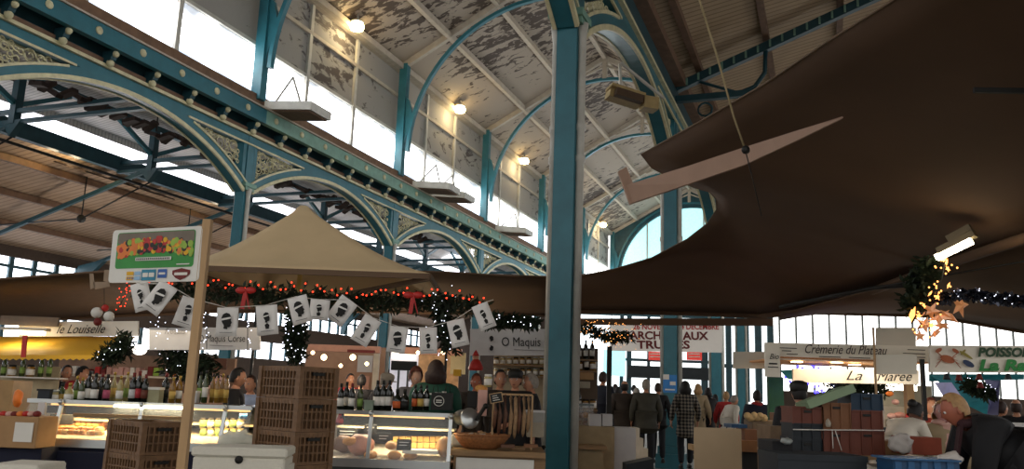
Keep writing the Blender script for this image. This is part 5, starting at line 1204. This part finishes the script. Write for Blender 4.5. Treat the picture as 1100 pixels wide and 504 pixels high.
t = thing('packing_rope', 'pale cord tied round the stacked crates with ends dangling', 'cord', P(900, 462, vR)); MB().tube([P(852, 461.5, vR - .02), P(884, 462, vR - .02), P(950, 462.5, vR - .02)], .005, 5).tube([P(894, 462, vR - .03), P(895, 482, vR - .03)], .004, 5).tube([P(897, 462, vR - .03), P(904, 484, vR - .03)], .004, 5).build('cord', paper, t, True)
blob('paper_wad', mat('crumpled wrap', hx('a59c8c'), .6), P(890, 455, vR - .06), .032, (.8, .7, 1.2), 'crumpled pale wrapper caught on the light brown crate', 'paper', None, 80)
t = thing('stall_table', 'low table under the stacked crates of the right stall', 'table', base(905, vR)); m = MB(); pbox(m, 846, 1015, 490, 494, vR - .1, .9); m.build('tabletop', woodc, t, True)
for x in (850, 1010):
    for dv in (0, .7): m = MB(); pbox(m, x - 2, x + 2, 494, 520, vR - .05 + dv, .05, 0); m.build('leg', woodc, t, True)
carton('dark plastic bin in the right foreground', 836, 932, 489, 530, 6.6, .5, slate, 'dark_bin', 'bin', lid=slate, z0=0); carton('dark sack beside the crate stack', 830, 852, 474, 505, 7.0, .4, cl_black, 'dark_sack', 'sack', z0=0)
blob('paper_wad', mat('silver wrap', hx('8f9490'), .35), P(845, 474, 6.98), .055, (1.4, .8, .5), 'crumpled silver wrapper on the dark sack', 'paper', None, 81)
t = thing('blue_crate', 'bright blue plastic crate in the right foreground', 'crate', (X_(995, 6.3, 500), 6.6, Z_(520, 6.3, 995)))
m = MB(); pbox(m, 960, 1031, 494, 520, 6.3, .28); m.build('tub', bluep, t, True); m = MB()
for k in range(5): pbox(m, 962 + k * 14, 969 + k * 14, 496, 518, 6.29, .01)
m.build('rib', mat('blue crate rib', hx('235680'), .45), t, True); m = MB(); pbox(m, 957, 1033, 493.5, 495.5, 6.26, .34); m.build('rim', mat('blue crate rib', hx('235680'), .45), t, True)
carton('stand under the blue crate in the right foreground', 960, 1030, 521, 560, 6.35, .4, slate, 'crate_stand', 'stand', z0=0)
t = carton('red printed carton on the right stall table', 974, 1012, 470, 489, 7.4, .3, mat('red carton', hx('93452f'), .6), 'red_carton'); pbox(MB(), 976, 980, 472, 488, 7.39, .005).build('white_stripe', pink, t, True)
m = MB().ball((0, 0, 0), .075, 18, (1.3, .8, 1)); m.v = [q * (1 + .6 * noise.noise(q * 20)) for q in m.v]; m.xf(Matrix.Translation(P(969, 476, 7.3))); o = m.build('plastic_wrap', mat('white plastic wrap', hx('b8b0a8'), .4)); tag(o, 'crumpled white plastic wrap against the red carton', 'plastic wrap')
m = MB().ball((0, 0, 0), .06, 18, (1.5, .8, .7)); m.v = [q * (1 + .6 * noise.noise(q * 20 + V((5, 0, 0)))) for q in m.v]; m.xf(Matrix.Translation(P(1022, 492, 6.45))); o = m.build('plastic_wrap', mat('white plastic wrap', hx('b8b0a8'), .4)); tag(o, 'crumpled white wrap by the bending man hands', 'plastic wrap')
carton('brown open carton between the crate stack and red carton', 950, 974, 474, 489, 7.7, .3, cardboard, 'cardboard_box')
# produce table behind the plywood
t = thing('produce_table', 'wooden produce table behind the plywood panel', 'table', base(815, 10.5)); m = MB(); pbox(m, 792, 832, 474, 486, 10.5, .8); m.build('tabletop', mat('orange wood', hx('8a5c34'), .6), t, True); m = MB(); pbox(m, 798, 828, 486, 520, 10.6, .6, 0); m.build('dark_skirt', black, t, True)
carton('wooden produce box on the table behind the plywood panel', 800, 828, 462, 474, 10.7, .4, terra_l, 'produce_box'); carton('grey produce tray behind the wooden box', 808, 842, 452, 462, 11.2, .4, mat('taupe tray', hx('6b5b48'), .7), 'produce_tray', 'tray')
for k in range(6): blob('bread_roll', mat('pale roll', hx('b0986c'), .6, var=.2), P(803 + k * 3.4, 447 + (k % 2) * 2, 11.2), .06, (1, .8, .8), 'pale roll in the tray behind the plywood, %s from the left' % ORD[k], 'bread', 'rolls behind the plywood', 90 + k)
carton('blue plastic tray behind the plywood panel', 786, 803, 456, 460, 10.8, .4, bluep, 'blue_tray', 'tray'); carton('green panel behind the rolls', 826, 842, 405, 440, 12.5, .1, mat('green panel', hx('2c5a34'), .7), 'green_panel', 'panel', z0=0)
carton('orange lit counter behind the tray', 836, 860, 444, 452, 12, .4, mat('orange wood', hx('8a5c34'), .6), 'wooden_counter', 'counter', z0=0)
carton('stack of brown sacks left of the dark crates', 828, 848, 458, 480, 9.0, .5, mat('sacking', hx('6f5a44'), .8, var=.2), 'sack_pile', 'sack', z0=0)
# fish stall background
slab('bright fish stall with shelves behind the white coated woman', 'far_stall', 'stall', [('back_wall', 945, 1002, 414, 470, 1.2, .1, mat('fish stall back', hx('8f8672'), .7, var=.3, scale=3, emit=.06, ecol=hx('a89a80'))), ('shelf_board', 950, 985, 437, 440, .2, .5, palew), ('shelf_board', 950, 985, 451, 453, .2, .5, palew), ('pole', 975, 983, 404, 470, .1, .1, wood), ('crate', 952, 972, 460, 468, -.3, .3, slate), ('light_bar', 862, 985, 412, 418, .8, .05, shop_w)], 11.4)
for k, (x, y, r, mt) in enumerate(((956, 423, .05, orange), (962, 432, .05, pink), (958, 447, .06, pink), (966, 446, .06, ham), (975, 448, .05, red))): blob('fish_tray', mt, P(x, y, 11.2), r, (1.3, .8, .7), 'pinkish fish portion on the bright stall shelves, %s from the left' % ORD[k], 'fish', 'fish on the right stall', 100 + k)
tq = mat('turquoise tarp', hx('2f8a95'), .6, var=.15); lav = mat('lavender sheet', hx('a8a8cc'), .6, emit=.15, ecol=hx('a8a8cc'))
def drape(label, pts, v, mt, name='draped_cloth'):
    t = thing(name, label, 'cloth', P(*pts[0], v)); MB().poly([P(x, y, v + .15 * (i % 2)) for i, (x, y) in enumerate(pts)]).build('cloth', mt, t, True, solid=.01)
drape('turquoise tarp sloping behind the bending man', [(1000, 403), (1030, 404), (1062, 428), (1060, 446), (1036, 434)], 11.5, tq); drape('lavender sheet hung behind the bending man head', [(1004, 411), (1022, 411), (1034, 428), (1016, 430)], 11.2, lav); drape('second turquoise tarp under the fish sign', [(998, 402), (1100, 402), (1100, 408), (998, 410)], 12, tq)
drape('turquoise decorated valance behind the black capped man', [(838, 398), (874, 396), (880, 406), (862, 410), (846, 407)], 11.8, tq); drape('dotted lavender cloth at the right under the fish sign', [(1058, 408), (1074, 408), (1072, 446), (1060, 446)], 12, mat('dotted lavender cloth', hx('7a7aa0'), .6))
for k, (x, y, mt) in enumerate(((1017, 406, slate), (1083, 406, slate), (1030, 407, redd), (1052, 406, redd), (1053, 415, redd))):
    p = P(x, y, 9.5); o = MB().lathe([(.001, .05), (.02, .045), (.03, .012), (.04, -.02), (.001, -.02)], 12, p).build('hanging_bell', mt); tag(o, 'small hanging bell ornament under the fish sign, %s' % ('left dark one', 'right dark one', 'left red one', 'upper middle red one', 'lower middle red one')[k], 'ornament', 'bells under the fish sign')
sparkle('blue fairy lights on the stall behind the black capped man', [P(850, 404, 12), P(878, 400, 12), P(884, 420, 12)], 40, .12, 31, em('blue bulb', '4038ff', 5), br=.022)
sparkle('green fir branches with white lights behind the crate stack', [P(895, 412, 12), P(930, 416, 12), P(948, 416, 12)], 14, .1, 32, swag=.16, name='fir_branch')
sparkle('green fir branches with ornaments right of the bending man', [P(1036, 412, 11), P(1055, 420, 11), P(1064, 424, 11)], 12, .1, 33, swag=.08, name='fir_branch')
carton('white low counter at the right edge behind the bending man', 1070, 1140, 455, 472, 9.5, .4, greysign, 'white_counter', 'counter'); carton('blue and yellow crate under the white counter', 1078, 1140, 472, 484, 9.6, .3, bluep, 'blue_box', z0=0)
t = carton('yellow bag below the white counter at the right edge', 1086, 1140, 478, 500, 9.3, .2, mat('yellow bag', hx('9a8a2a'), .6), 'yellow_bag', 'bag', z0=0)
# ================================================================== PEOPLE
def skinmesh(name, pts, edges, rad, mt, parent, sub=1, extra=None):
    me = bpy.data.meshes.new('tmp'); me.from_pydata([V(p) for p in pts], edges, [])
    o = bpy.data.objects.new('tmp', me); C.objects.link(o)
    o.modifiers.new('s', 'SKIN'); 
    sv = me.skin_vertices[0].data
    for i, r in enumerate(rad): sv[i].radius = r if isinstance(r, tuple) else (r, r); sv[i].use_root = (i == 0)
    s = o.modifiers.new('u', 'SUBSURF'); s.levels = sub; s.render_levels = sub
    dg = bpy.context.evaluated_depsgraph_get(); dg.update()
    m2 = bpy.data.meshes.new_from_object(o.evaluated_get(dg)); bpy.data.objects.remove(o)
    m2.materials.clear()
    mts = mt if isinstance(mt, (list, tuple)) else [mt]
    if extra:
        bm = bmesh.new(); bm.from_mesh(m2)
        for f in bm.faces: f.material_index = 0; f.smooth = True
        off = [bm.verts.new(v) for v in extra.v]
        for f, mi in zip(extra.f, extra.m):
            try:
                ff = bm.faces.new([off[k] for k in f]); ff.material_index = mi; ff.smooth = True
            except ValueError: pass
        bm.to_mesh(m2); bm.free()
    for k in mts: m2.materials.append(k)
    for p in m2.polygons: p.use_smooth = True
    q = bpy.data.objects.new(name, m2); C.objects.link(q); q.parent = parent
    return q
def headmesh(m, M, s=1.0):
    """face looks toward -y; origin at the skull centre"""
    n, k = 20, 16; vs = []
    for i in range(k + 1):
        t = PI * i / k
        for j in range(n):
            a = 2 * PI * j / n; x, y, z = math.sin(t) * math.cos(a), math.sin(t) * math.sin(a), math.cos(t)
            px, py, pz = x * .074, y * .094, z * .118
            if z < -.1: f = 1 - .32 * (-z - .1); px *= f; py = py * f - .012 * (-z - .1)
            if y < -.5:                                        # front of the face
                e = math.exp(-((px / .012) ** 2)); 
                py -= .020 * e * math.exp(-(((pz + .018) / .02) ** 2))          # nose
                py -= .006 * math.exp(-(((pz - .03) / .012) ** 2))                # brow
                for sx in (-1, 1): py += .008 * math.exp(-(((px - sx * .03) / .014) ** 2) - (((pz - .008) / .012) ** 2))
                py -= .005 * math.exp(-(((pz + .062) / .01) ** 2) - (px / .025) ** 2)
                py -= .006 * math.exp(-(((pz + .098) / .014) ** 2) - (px / .02) ** 2)
            vs.append(M @ (V((px, py, pz)) * s))
    m.mi = 0; m.add(vs, [(i * n + j, (i + 1) * n + j, (i + 1) * n + (j + 1) % n, i * n + (j + 1) % n) for i in range(k) for j in range(n)], True)
    for sx in (-1, 1):
        m.mi = 0; m.ball(M @ (V((sx * .074, .008, -.005)) * s), .028 * s, 8, (.35, .7, 1.1), M.to_3x3())
        m.mi = 1; m.ball(M @ (V((sx * .03, -.078, .008)) * s), .0125 * s, 8)
        m.mi = 2; m.ball(M @ (V((sx * .03, -.0885, .008)) * s), .006 * s, 6)
    m.mi = 3; m.ball(M @ (V((0, -.088, -.062)) * s), .022 * s, 8, (1, .35, .3), M.to_3x3()); m.mi = 0
def handmesh(m, w, d, side, palm, curl=.5, s=1.0):
    """palm and five bent fingers from wrist w along direction d; palm = palm normal"""
    d = d.normalized(); r = d.cross(palm).normalized(); p = r.cross(d).normalized(); m.mi = 0
    kn = w + d * .085 * s
    m.sweep([w - d * .02, w + d * .03 * s, kn], [(.036 * s * math.cos(a) * (1), .015 * s * math.sin(a)) for a in [2 * PI * i / 8 for i in range(8)]], up=p, smooth=True, scale=[.75, 1, 1.05])
    for k, L in enumerate((.07, .082, .078, .06)):
        b = kn + r * (.027 - .018 * k) * s - d * .012 * s
        c1 = b + (d + p * curl * .3).normalized() * L * .45 * s; c2 = c1 + (d + p * curl * 1.2).normalized() * L * .33 * s; c3 = c2 + (d * .6 + p * curl * 1.8).normalized() * L * .28 * s
        m.tube([b, c1, c2, c3], .0088 * s, 6, scale=[1.05, 1, .92, .7])
    b = w + d * .025 * s + r * side * .03 * s
    c1 = b + (d * .6 + r * side * .8 + p * .3).normalized() * .04 * s; c2 = c1 + (d * .9 + r * side * .25 + p * curl * .8).normalized() * .035 * s
    m.tube([w + d * .01 * s + r * side * .015 * s, b, c1, c2], .0105 * s, 6, scale=[1.1, 1.1, 1, .7])
def person(label, x, y, v, h=1.7, rz=0, ztop=None, coat=cl_black, trous=cl_jean, hair=('short', hair_b), lean=0, arms=None, nod=0, turn=0, hem=.72, tone=None, scarf=None, cap=None, walk=.06, wide=1.0, shoe=None, group=None, bulk=1.0):
    """x, y: pixel of the head top on plane Y = v; rz 0 faces the camera, PI shows the back"""
    S = h / 1.75; top = P(x, y, v)
    Rl = Matrix.Rotation(lean, 4, 'X')
    piv = V((0, 0, .95))
    def up(p): p = V(p); return (piv + (Rl.to_3x3() @ (p - piv))) if lean else p
    neck = up((0, .0, 1.5)); hc = up((0, -.02 - .03 * math.sin(nod), 1.635)); 
    headtop = hc + V((0, 0, .12)); 
    ox, oy = (Matrix.Rotation(rz, 3, 'Z') @ (headtop * S))[:2]
    z0 = top.z - headtop.z * S
    t = thing('person', label, 'person', (top.x - ox, v - oy, z0), rz, group)
    tone = tone or skin
    pts = [(0, 0, .95), up((0, .01, 1.12)), up((0, .0, 1.32)), neck, up((0, -.01, 1.56))]
    ed = [(0, 1), (1, 2), (2, 3), (3, 4)]; rd = [.13, .115, .13, .055, .055]
    J = {}
    dflt = {-1: ((-.27, .03, 1.16), (-.27, -.08, .93)), 1: ((.27, .03, 1.16), (.27, -.08, .93))}
    for s in (-1, 1):
        el, wr = (arms or dflt).get(s, dflt[s]); sh = up((s * .17 * wide, 0, 1.43))
        if not arms or s not in arms: el, wr = up(el), up(wr)
        el, wr = V(el), V(wr); i = len(pts); pts += [sh, el, wr]; ed += [(2, i), (i, i + 1), (i + 1, i + 2)]; rd += [.06, .042, .028]
        kx = .09; f = s * walk; i = len(pts); pts += [(s * kx, 0, .9), (s * kx * 1.05, -f * .5 - .01, .49), (s * kx * 1.1, f, .09)]; ed += [(0, i), (i, i + 1), (i + 1, i + 2)]; rd += [.075, .055, .036]
        J[s] = (sh, el, wr, V((s * kx, 0, .9)), V((s * kx * 1.05, -f * .5 - .01, .49)), V((s * kx * 1.1, f, .09)))
    ex = MB(); Hm = Matrix.Translation(hc) @ Matrix.Rotation(turn, 4, 'Z') @ Matrix.Rotation(lean * .55 + nod, 4, 'X')
    headmesh(ex, Hm, 1.0)
    for s in (-1, 1):
        d = (J[s][2] - J[s][1]).normalized(); handmesh(ex, J[s][2], d, -s, V((-s, 0, 0)) if abs(d.x) < .8 else V((0, 0, -1)), .5)
    sc = lambda q: [V(p) * S for p in q]
    ex.v = [p * S for p in ex.v]
    skinmesh('body', sc(pts), ed, [r * S for r in rd], (tone, eyew, black, lipm), t, 1, ex)
    # coat
    cp_ = [(0, 0, .98), up((0, .0, 1.12)), up((0, .0, 1.3)), up((0, 0, 1.42)), up((0, -.005, 1.5))]; ce = [(0, 1), (1, 2), (2, 3), (3, 4)]
    cr = [(.19 * wide, .15), (.175 * wide, .15), (.2 * wide, .155), (.13, .12), (.075, .075)]
    for s in (-1, 1):
        sh, el, wr = J[s][:3]; i = len(cp_); cp_ += [sh, el, wr.lerp(el, .08)]; ce += [(3, i), (i, i + 1), (i + 1, i + 2)]; cr += [.088, .068, .05]
    if hem < .95: i = len(cp_); cp_ += [(0, .0, (hem + .95) / 2), (0, 0, hem)]; ce += [(0, i), (i, i + 1)]; cr += [(.215 * wide, .2), (.23 * wide, .215)]
    cr = [((r[0], r[1] * bulk) if isinstance(r, tuple) else r * (1 + (bulk - 1) * .5)) for r in cr]
    skinmesh('coat', sc(cp_), ce, [tuple(k * S for k in r) if isinstance(r, tuple) else r * S for r in cr], coat, t, 1)
    tp_ = [(0, 0, .93)]; te = []; tr_ = [.11]
    for s in (-1, 1): i = len(tp_); tp_ += [J[s][3], J[s][4], J[s][5]]; te += [(0, i), (i, i + 1), (i + 1, i + 2)]; tr_ += [.092, .078, .062]
    skinmesh('trousers', sc(tp_), te, [r * S for r in tr_], trous, t, 1)
    for s in (-1, 1):
        a = J[s][5]; m = MB().ball(a + V((0, -.05, -.045)), .05, 10, (.9, 2.4, .95)); m.bb(a + V((-.04, -.15, -.09)), a + V((.04, .06, -.075))); m.v = [p * S for p in m.v]; m.build('shoe', shoe or black, t)
    # hair: skull shell cut at the hairline
    st, hm = hair
    if st != 'none':
        m = MB(); n, k = 22, 16; vs = []; vis = []
        for i in range(k + 1):
            th = PI * i / k
            for j in range(n):
                a = 2 * PI * j / n; x_, y_, z_ = math.sin(th) * math.cos(a), math.sin(th) * math.sin(a), math.cos(th)
                f = 1.13
                if st == 'curly': f = 1.32 + .16 * noise.noise(V((x_, y_, z_)) * 5)
                if st in ('long', 'bob') : f = 1.15
                p = V((x_ * .074 * f * (1.22 if st == 'long' else 1), y_ * .094 * f + .006, z_ * .118 * (f if z_ > 0 else 1.05) + .004))
                if st in ('long', 'bob') and z_ < -.1: p.z -= (.06 if st == 'long' else .03) * min(1, (-z_ - .1) * 1.4); p.y += .02; p.x *= 1.15 + .55 * min(1, -z_)
                low = {'short': -.6 if y_ > .2 else -.35, 'bald': -.75 if y_ > 0 else -.4, 'curly': -.6, 'long': -1.1, 'bob': -1.1, 'bun': -.4}[st]
                front = y_ < -.3 and z_ < .62
                if st == 'bald': ok_ = (z_ < .45 and z_ > low and y_ > -.25)
                else: ok_ = z_ > low + (.3 if y_ < 0.2 and st == 'short' else 0) and not front and not (y_ < -.1 and z_ < (.25 if st in ('short', 'bun') else -2))
                vs.append(Hm @ p * S); vis.append(ok_)
        fs = [(i * n + j, (i + 1) * n + j, (i + 1) * n + (j + 1) % n, i * n + (j + 1) % n) for i in range(k) for j in range(n)]
        m.add(vs, [f for f in fs if sum(vis[q] for q in f) >= 3], True)
        if st == 'bun': m.ball(Hm @ V((0, .09, .08)) * S, .055 * S, 10)
        m.build('hair', hm, t)
    if scarf: m = MB(); m.tube([(neck + V((.085 * math.cos(a), .075 * math.sin(a) - .005, .015 * math.sin(2 * a)))) * S for a in [2 * PI * i / 16 for i in range(16)]], .035 * S, 8, True); m.bar((neck + V((.04, -.08, 0))) * S, (neck + V((.05, -.14, -.3))) * S, .08 * S, .02 * S); m.build('scarf', scarf, t)
    if cap:
        m = MB(); n = 20
        m.lathe([(.088, .02), (.094, .05), (.1, .085), (.085, .12), (.04, .14), (.001, .143)], n, sy=1.2); m.box((0, -.105, .028), (.11, .09, .012)); m.v = [Hm @ p * S for p in m.v]; m.build('cap', cap, t)
    return t
fwd = {-1: ((-.27, -.06, 1.18), (-.2, -.3, 1.1)), 1: ((.27, -.06, 1.18), (.2, -.3, 1.1))}
g = person('person seen from behind in a dark green work jacket with long brown hair', 469, 388, 9.9, 1.72, PI, coat=cl_green, hair=('long', hair_b), arms=fwd, wide=1.35, hem=.85)
m = MB()
for k, (x, w_2) in enumerate(((-.12, .05), (-.05, .07), (.03, .04), (.085, .05))): m.box((x, .175, 1.37 - .012 * k), (w_2, .012, .018))
m.build('jacket_print', paper, g)
person('person with curly auburn hair looking down, facing the green jacketed seller', 447, 396, 11.2, 1.68, .5, coat=cl_grey, hair=('curly', hair_r), nod=.35, arms=fwd, tone=mat('light skin', hx('c79a82'), .5))
person('person in a pale flat cap and dark coat stooping behind the bottles', 416, 402, 12.6, 1.68, PI * .75, coat=cl_brown, hair=('short', hair_g), cap=mat('pale cap', hx('b5aa98'), .7), lean=.25, scarf=None)
person('person in a bright red jacket beyond the middle bottles', 377, 402, 16, 1.7, .6, coat=cl_red, hair=('short', hair_k), arms=fwd)
person('dark haired person in black beside the red jacket, beyond the bottles', 389, 403, 15, 1.7, PI, coat=cl_black, hair=('short', hair_k))
person('short haired person in black in profile, behind the left counter by the crates', 257, 396, 10.6, 1.72, PI / 2 + .2, coat=cl_black, hair=('short', hair_k), arms=fwd, nod=.15)
person('person in pale blue overall half hidden by the tall crates', 270, 404, 11.4, 1.66, -.4, coat=mat('pale blue overall', hx('8f9db8'), .7), hair=('short', hair_b))
person('small dark haired person under the yellow awning', 73, 393, 13.0, 1.66, .9, coat=cl_black, hair=('short', hair_k), arms=fwd)
person('person in red bending over the far left stall', 90, 394, 13.0, 1.7, PI / 2, coat=cl_red, hair=('short', hair_k), lean=.35, arms=None)
person('red faced person in brown behind the slicer', 512, 402, 12.0, 1.7, .2, coat=cl_brown, hair=('short', hair_r), tone=mat('ruddy skin', hx('a8624a'), .5))
person('dark haired person facing the hanging sausages', 538, 398, 11.0, 1.72, .3, coat=cl_brown, hair=('short', hair_k))
person('black capped person behind the hanging sausages', 554, 398, 10.8, 1.74, -.2, coat=cl_black, hair=('short', hair_k), cap=black)
person('grey haired person facing the hanging sausages beside the front column', 570, 402, 10.9, 1.7, -PI / 2, coat=cl_black, hair=('short', hair_g), arms=fwd)
person('tall person in a navy coat, leftmost of the crowd by the white boxes', 648, 400, 17.5, 1.86, PI * .8, coat=cl_navy, hair=('short', hair_b), hem=.6)
person('balding person in a long dark coat, back turned, next to the navy coat', 671, 409, 17.2, 1.76, PI, coat=cl_brown, hair=('bald', hair_k), hem=.55, wide=1.2)
person('grey haired person in an olive grey coat with hands down, left of the poster column', 694, 408, 17.0, 1.8, PI, coat=cl_olive, hair=('short', hair_g), hem=.72, wide=1.15)
person('dark clad person half hidden behind the olive coat', 707, 412, 19.5, 1.76, PI * .9, coat=cl_black, hair=('short', hair_b), hem=.7)
person('long haired person in a black and plaid coat, right of the poster column', 736, 410, 17.8, 1.76, PI, coat=cl_plaid, hair=('long', hair_k), hem=.58)
person('fair haired person in a beige coat beyond the plaid coat', 750, 413, 21.0, 1.78, PI * .85, coat=cl_beige, hair=('bob', hair_y), hem=.5)
person('dark haired person in black right of the beige coat', 760, 417, 21.5, 1.72, PI * 1.1, coat=cl_black, hair=('bob', hair_k), hem=.6)
person('person with a red bag strap between the right hand columns', 780, 421, 21.0, 1.68, PI * .9, coat=cl_red, hair=('short', hair_y))
person('person in a white coat bending between the right hand columns', 789, 425, 20.0, 1.65, PI / 2 + .4, coat=cl_white, hair=('short', hair_g), lean=.3)
person('person in a navy jacket with a red scarf behind the rolls', 813, 420, 16.0, 1.7, PI, coat=cl_navy, hair=('short', hair_k), scarf=cl_red, wide=1.15)
for k, (x, y) in enumerate(((661, 413), (681, 414), (716, 413), (728, 415))): person('distant dark coated person in the crowd, ' + ('between the navy and balding ones', 'behind the balding one', 'just left of the poster column', 'just right of the poster column')[k], x, y, 24 + k, 1.7, PI, coat=(cl_black, cl_navy)[k % 2], hair=('short', (hair_b, hair_k)[k % 2]))
person('person in a black cap and black coat seen from behind, left of the crate stack', 858, 411, 9.3, 1.76, PI, coat=cl_black, hair=('short', hair_k), cap=black, wide=1.25, tone=mat('light skin', hx('c79a82'), .5))
person('person in a white coat with a dark hair bun bending over the fish trays', 983, 433, 9.4, 1.66, PI / 2 + .5, coat=cl_white, hair=('bun', hair_k), lean=.75, arms={-1: ((-.15, -.5, 1.05), (-.05, -.72, .9)), 1: ((.22, -.45, 1.05), (.15, -.7, .9))}, hem=.8, tone=mat('dark skin', hx('6a4636'), .5))
person('fair haired person in beige and pink behind the bending man', 1010, 432, 9.6, 1.6, -.3, coat=cl_beige, hair=('bob', hair_y), tone=mat('pinkish skin', hx('b98a86'), .5), scarf=pink)
person('dark haired person between the white coat and the fair haired one', 1000, 428, 11.0, 1.68, .1, coat=redd, hair=('short', hair_r))
person('balding older person in a dark navy coat leaning far forward over the blue crate', 1024, 424, 6.9, 1.84, -PI / 2 - .15, coat=mat('near black coat', hx('0b0a0d'), .75), hair=('short', hair_y), lean=.8, nod=-.1, bulk=1.55, arms={-1: ((-.24, -.45, .98), (-.12, -.42, .72)), 1: ((.24, -.42, .95), (.14, -.42, .70))}, hem=.5, wide=1.35, scarf=mat('dark muffler', hx('3a1f22'), .8), tone=mat('ruddy skin', hx('a8624a'), .5))
person('dark clad person at the far right edge, left of two', 1076, 432, 13.5, 1.66, PI * .6, coat=cl_black, hair=('short', hair_b), wide=1.2)
person('dark clad person at the far right edge, right of two', 1091, 429, 13.0, 1.7, PI * .8, coat=cl_black, hair=('bald', hair_b), wide=1.3)

for k, (x, y, v, lb) in enumerate(((664, 416, 20.5, 'between the navy and balding ones, nearer row'), (684, 417, 21.0, 'between the balding one and the olive coat'), (716, 418, 22.5, 'peeking past the left of the poster column'), (768, 424, 24.0, 'right of the black bobbed one'))):
    person('dark dressed person packed in the crowd, ' + lb, x, y, v, 1.68 + .02 * k, PI * (.9 + .07 * k), coat=(cl_navy, cl_brown, cl_black, cl_olive)[k], hair=('short', (hair_k, hair_g, hair_b, hair_k)[k]))
# ================================================================== PARTS OF PARTS
UNDER = {'lettering': ('board', 'banner_cloth', 'panel'), 'small_print': ('board',), 'underline': ('board',), 'crab_painting': ('board',), 'mussel_painting': ('board',), 'shrimp_painting': ('board',), 'emblem': ('cloth', 'board'),
         'print': ('sheet',), 'fruit_picture': ('board',), 'payment_sticker': ('board',), 'paper_label': ('glass_body',), 'cap': ('glass_body',), 'chalk_writing': ('slate', 'box_body'), 'round_hole': ('box_body',), 'round_emblem': ('box_body',), 'paper_notice': ('box_body',), 'white_stripe': ('box_body',),
         'edge_moulding': ('arch_band',), 'beam_moulding': ('top_beam',), 'jacket_print': ('coat',), 'bracket_ring': ('tie_beam',), 'rivet_strip': ('top_chord',), 'downlight': ('lit_soffit',), 'hand_slot': ('tub',), 'rib': ('tub',), 'blade': ('motor_housing',),
         'scalloped_valance': ('cloth',), 'red_bulb': ('foliage',), 'bulb': ('wire',), 'glint': ('strands',), 'hem': ('canopy_cloth',), 'seam': ('canopy_cloth',), 'hand_grip': ('lattice_bars',), 'capital': ('shaft',), 'plinth': ('shaft',), 'case_lamp': ('glass_top',), 'light_tube': ('glass_top',), 'top_rail': ('glass_top',), 'gear_box': ('housing',), 'reflector': ('housing',), 'hat': ('red_robe',), 'face': ('red_robe',)}
bpy.context.view_layer.update()
for root in [o for o in C.objects if o.parent is None and 'category' in o]:
    ch = list(root.children); by = {}
    for o in ch: by.setdefault(o.name.split('.')[0], o)
    for o in ch:
        for host in UNDER.get(o.name.split('.')[0], ()):
            h = by.get(host)
            if h is not None and h is not o and h.location.length < 1e-6 and not o.children:
                o.parent = h; break
# ================================================================== LIGHT
w = bpy.data.worlds.new('sky'); bpy.context.scene.world = w; w.use_nodes = True
w.node_tree.nodes['Background'].inputs[0].default_value = (.8, .79, .78, 1); w.node_tree.nodes['Background'].inputs[1].default_value = 1.3
sc = bpy.context.scene
sc.view_settings.view_transform = 'Standard'; sc.view_settings.look = 'None'; sc.view_settings.exposure = .2
sc.cycles.use_denoising = True; sc.cycles.max_bounces = 6; sc.cycles.diffuse_bounces = 4; sc.cycles.sample_clamp_indirect = 6

lamp('AREA', 'stall_lamp', P(330, 318, 9.6), 15, (1, .82, .6), 1.6, (0, 0, 0), .6)
lamp('AREA', 'stall_lamp', P(130, 352, 9.4), 4, (1, .85, .65), 1.6, (0, 0, 0), .5)
lamp('POINT', 'far_stall_lamp', P(370, 396, 14.5), 40, (1, .8, .6), .2)
lamp('POINT', 'far_stall_lamp', P(150, 398, 11.6), 25, (1, .85, .7), .2)
lamp('POINT', 'far_stall_lamp', P(470, 398, 14), 25, (1, .8, .55), .2)
lamp('AREA', 'dairy_stall_lamp', P(905, 392, 10.9), 8, (1, .88, .7), 1.2, (0, 0, 0), .6)
lamp('POINT', 'fish_stall_lamp', P(975, 420, 10.4), 8, (1, .9, .75), .15)

for y in (14, 24, 34, 46): lamp('POINT', 'side_hall_fill', N(-24.5, y, 5.2), 190, (1, .93, .86), .3)  # unseen fill lights added to brighten the side hall ceiling
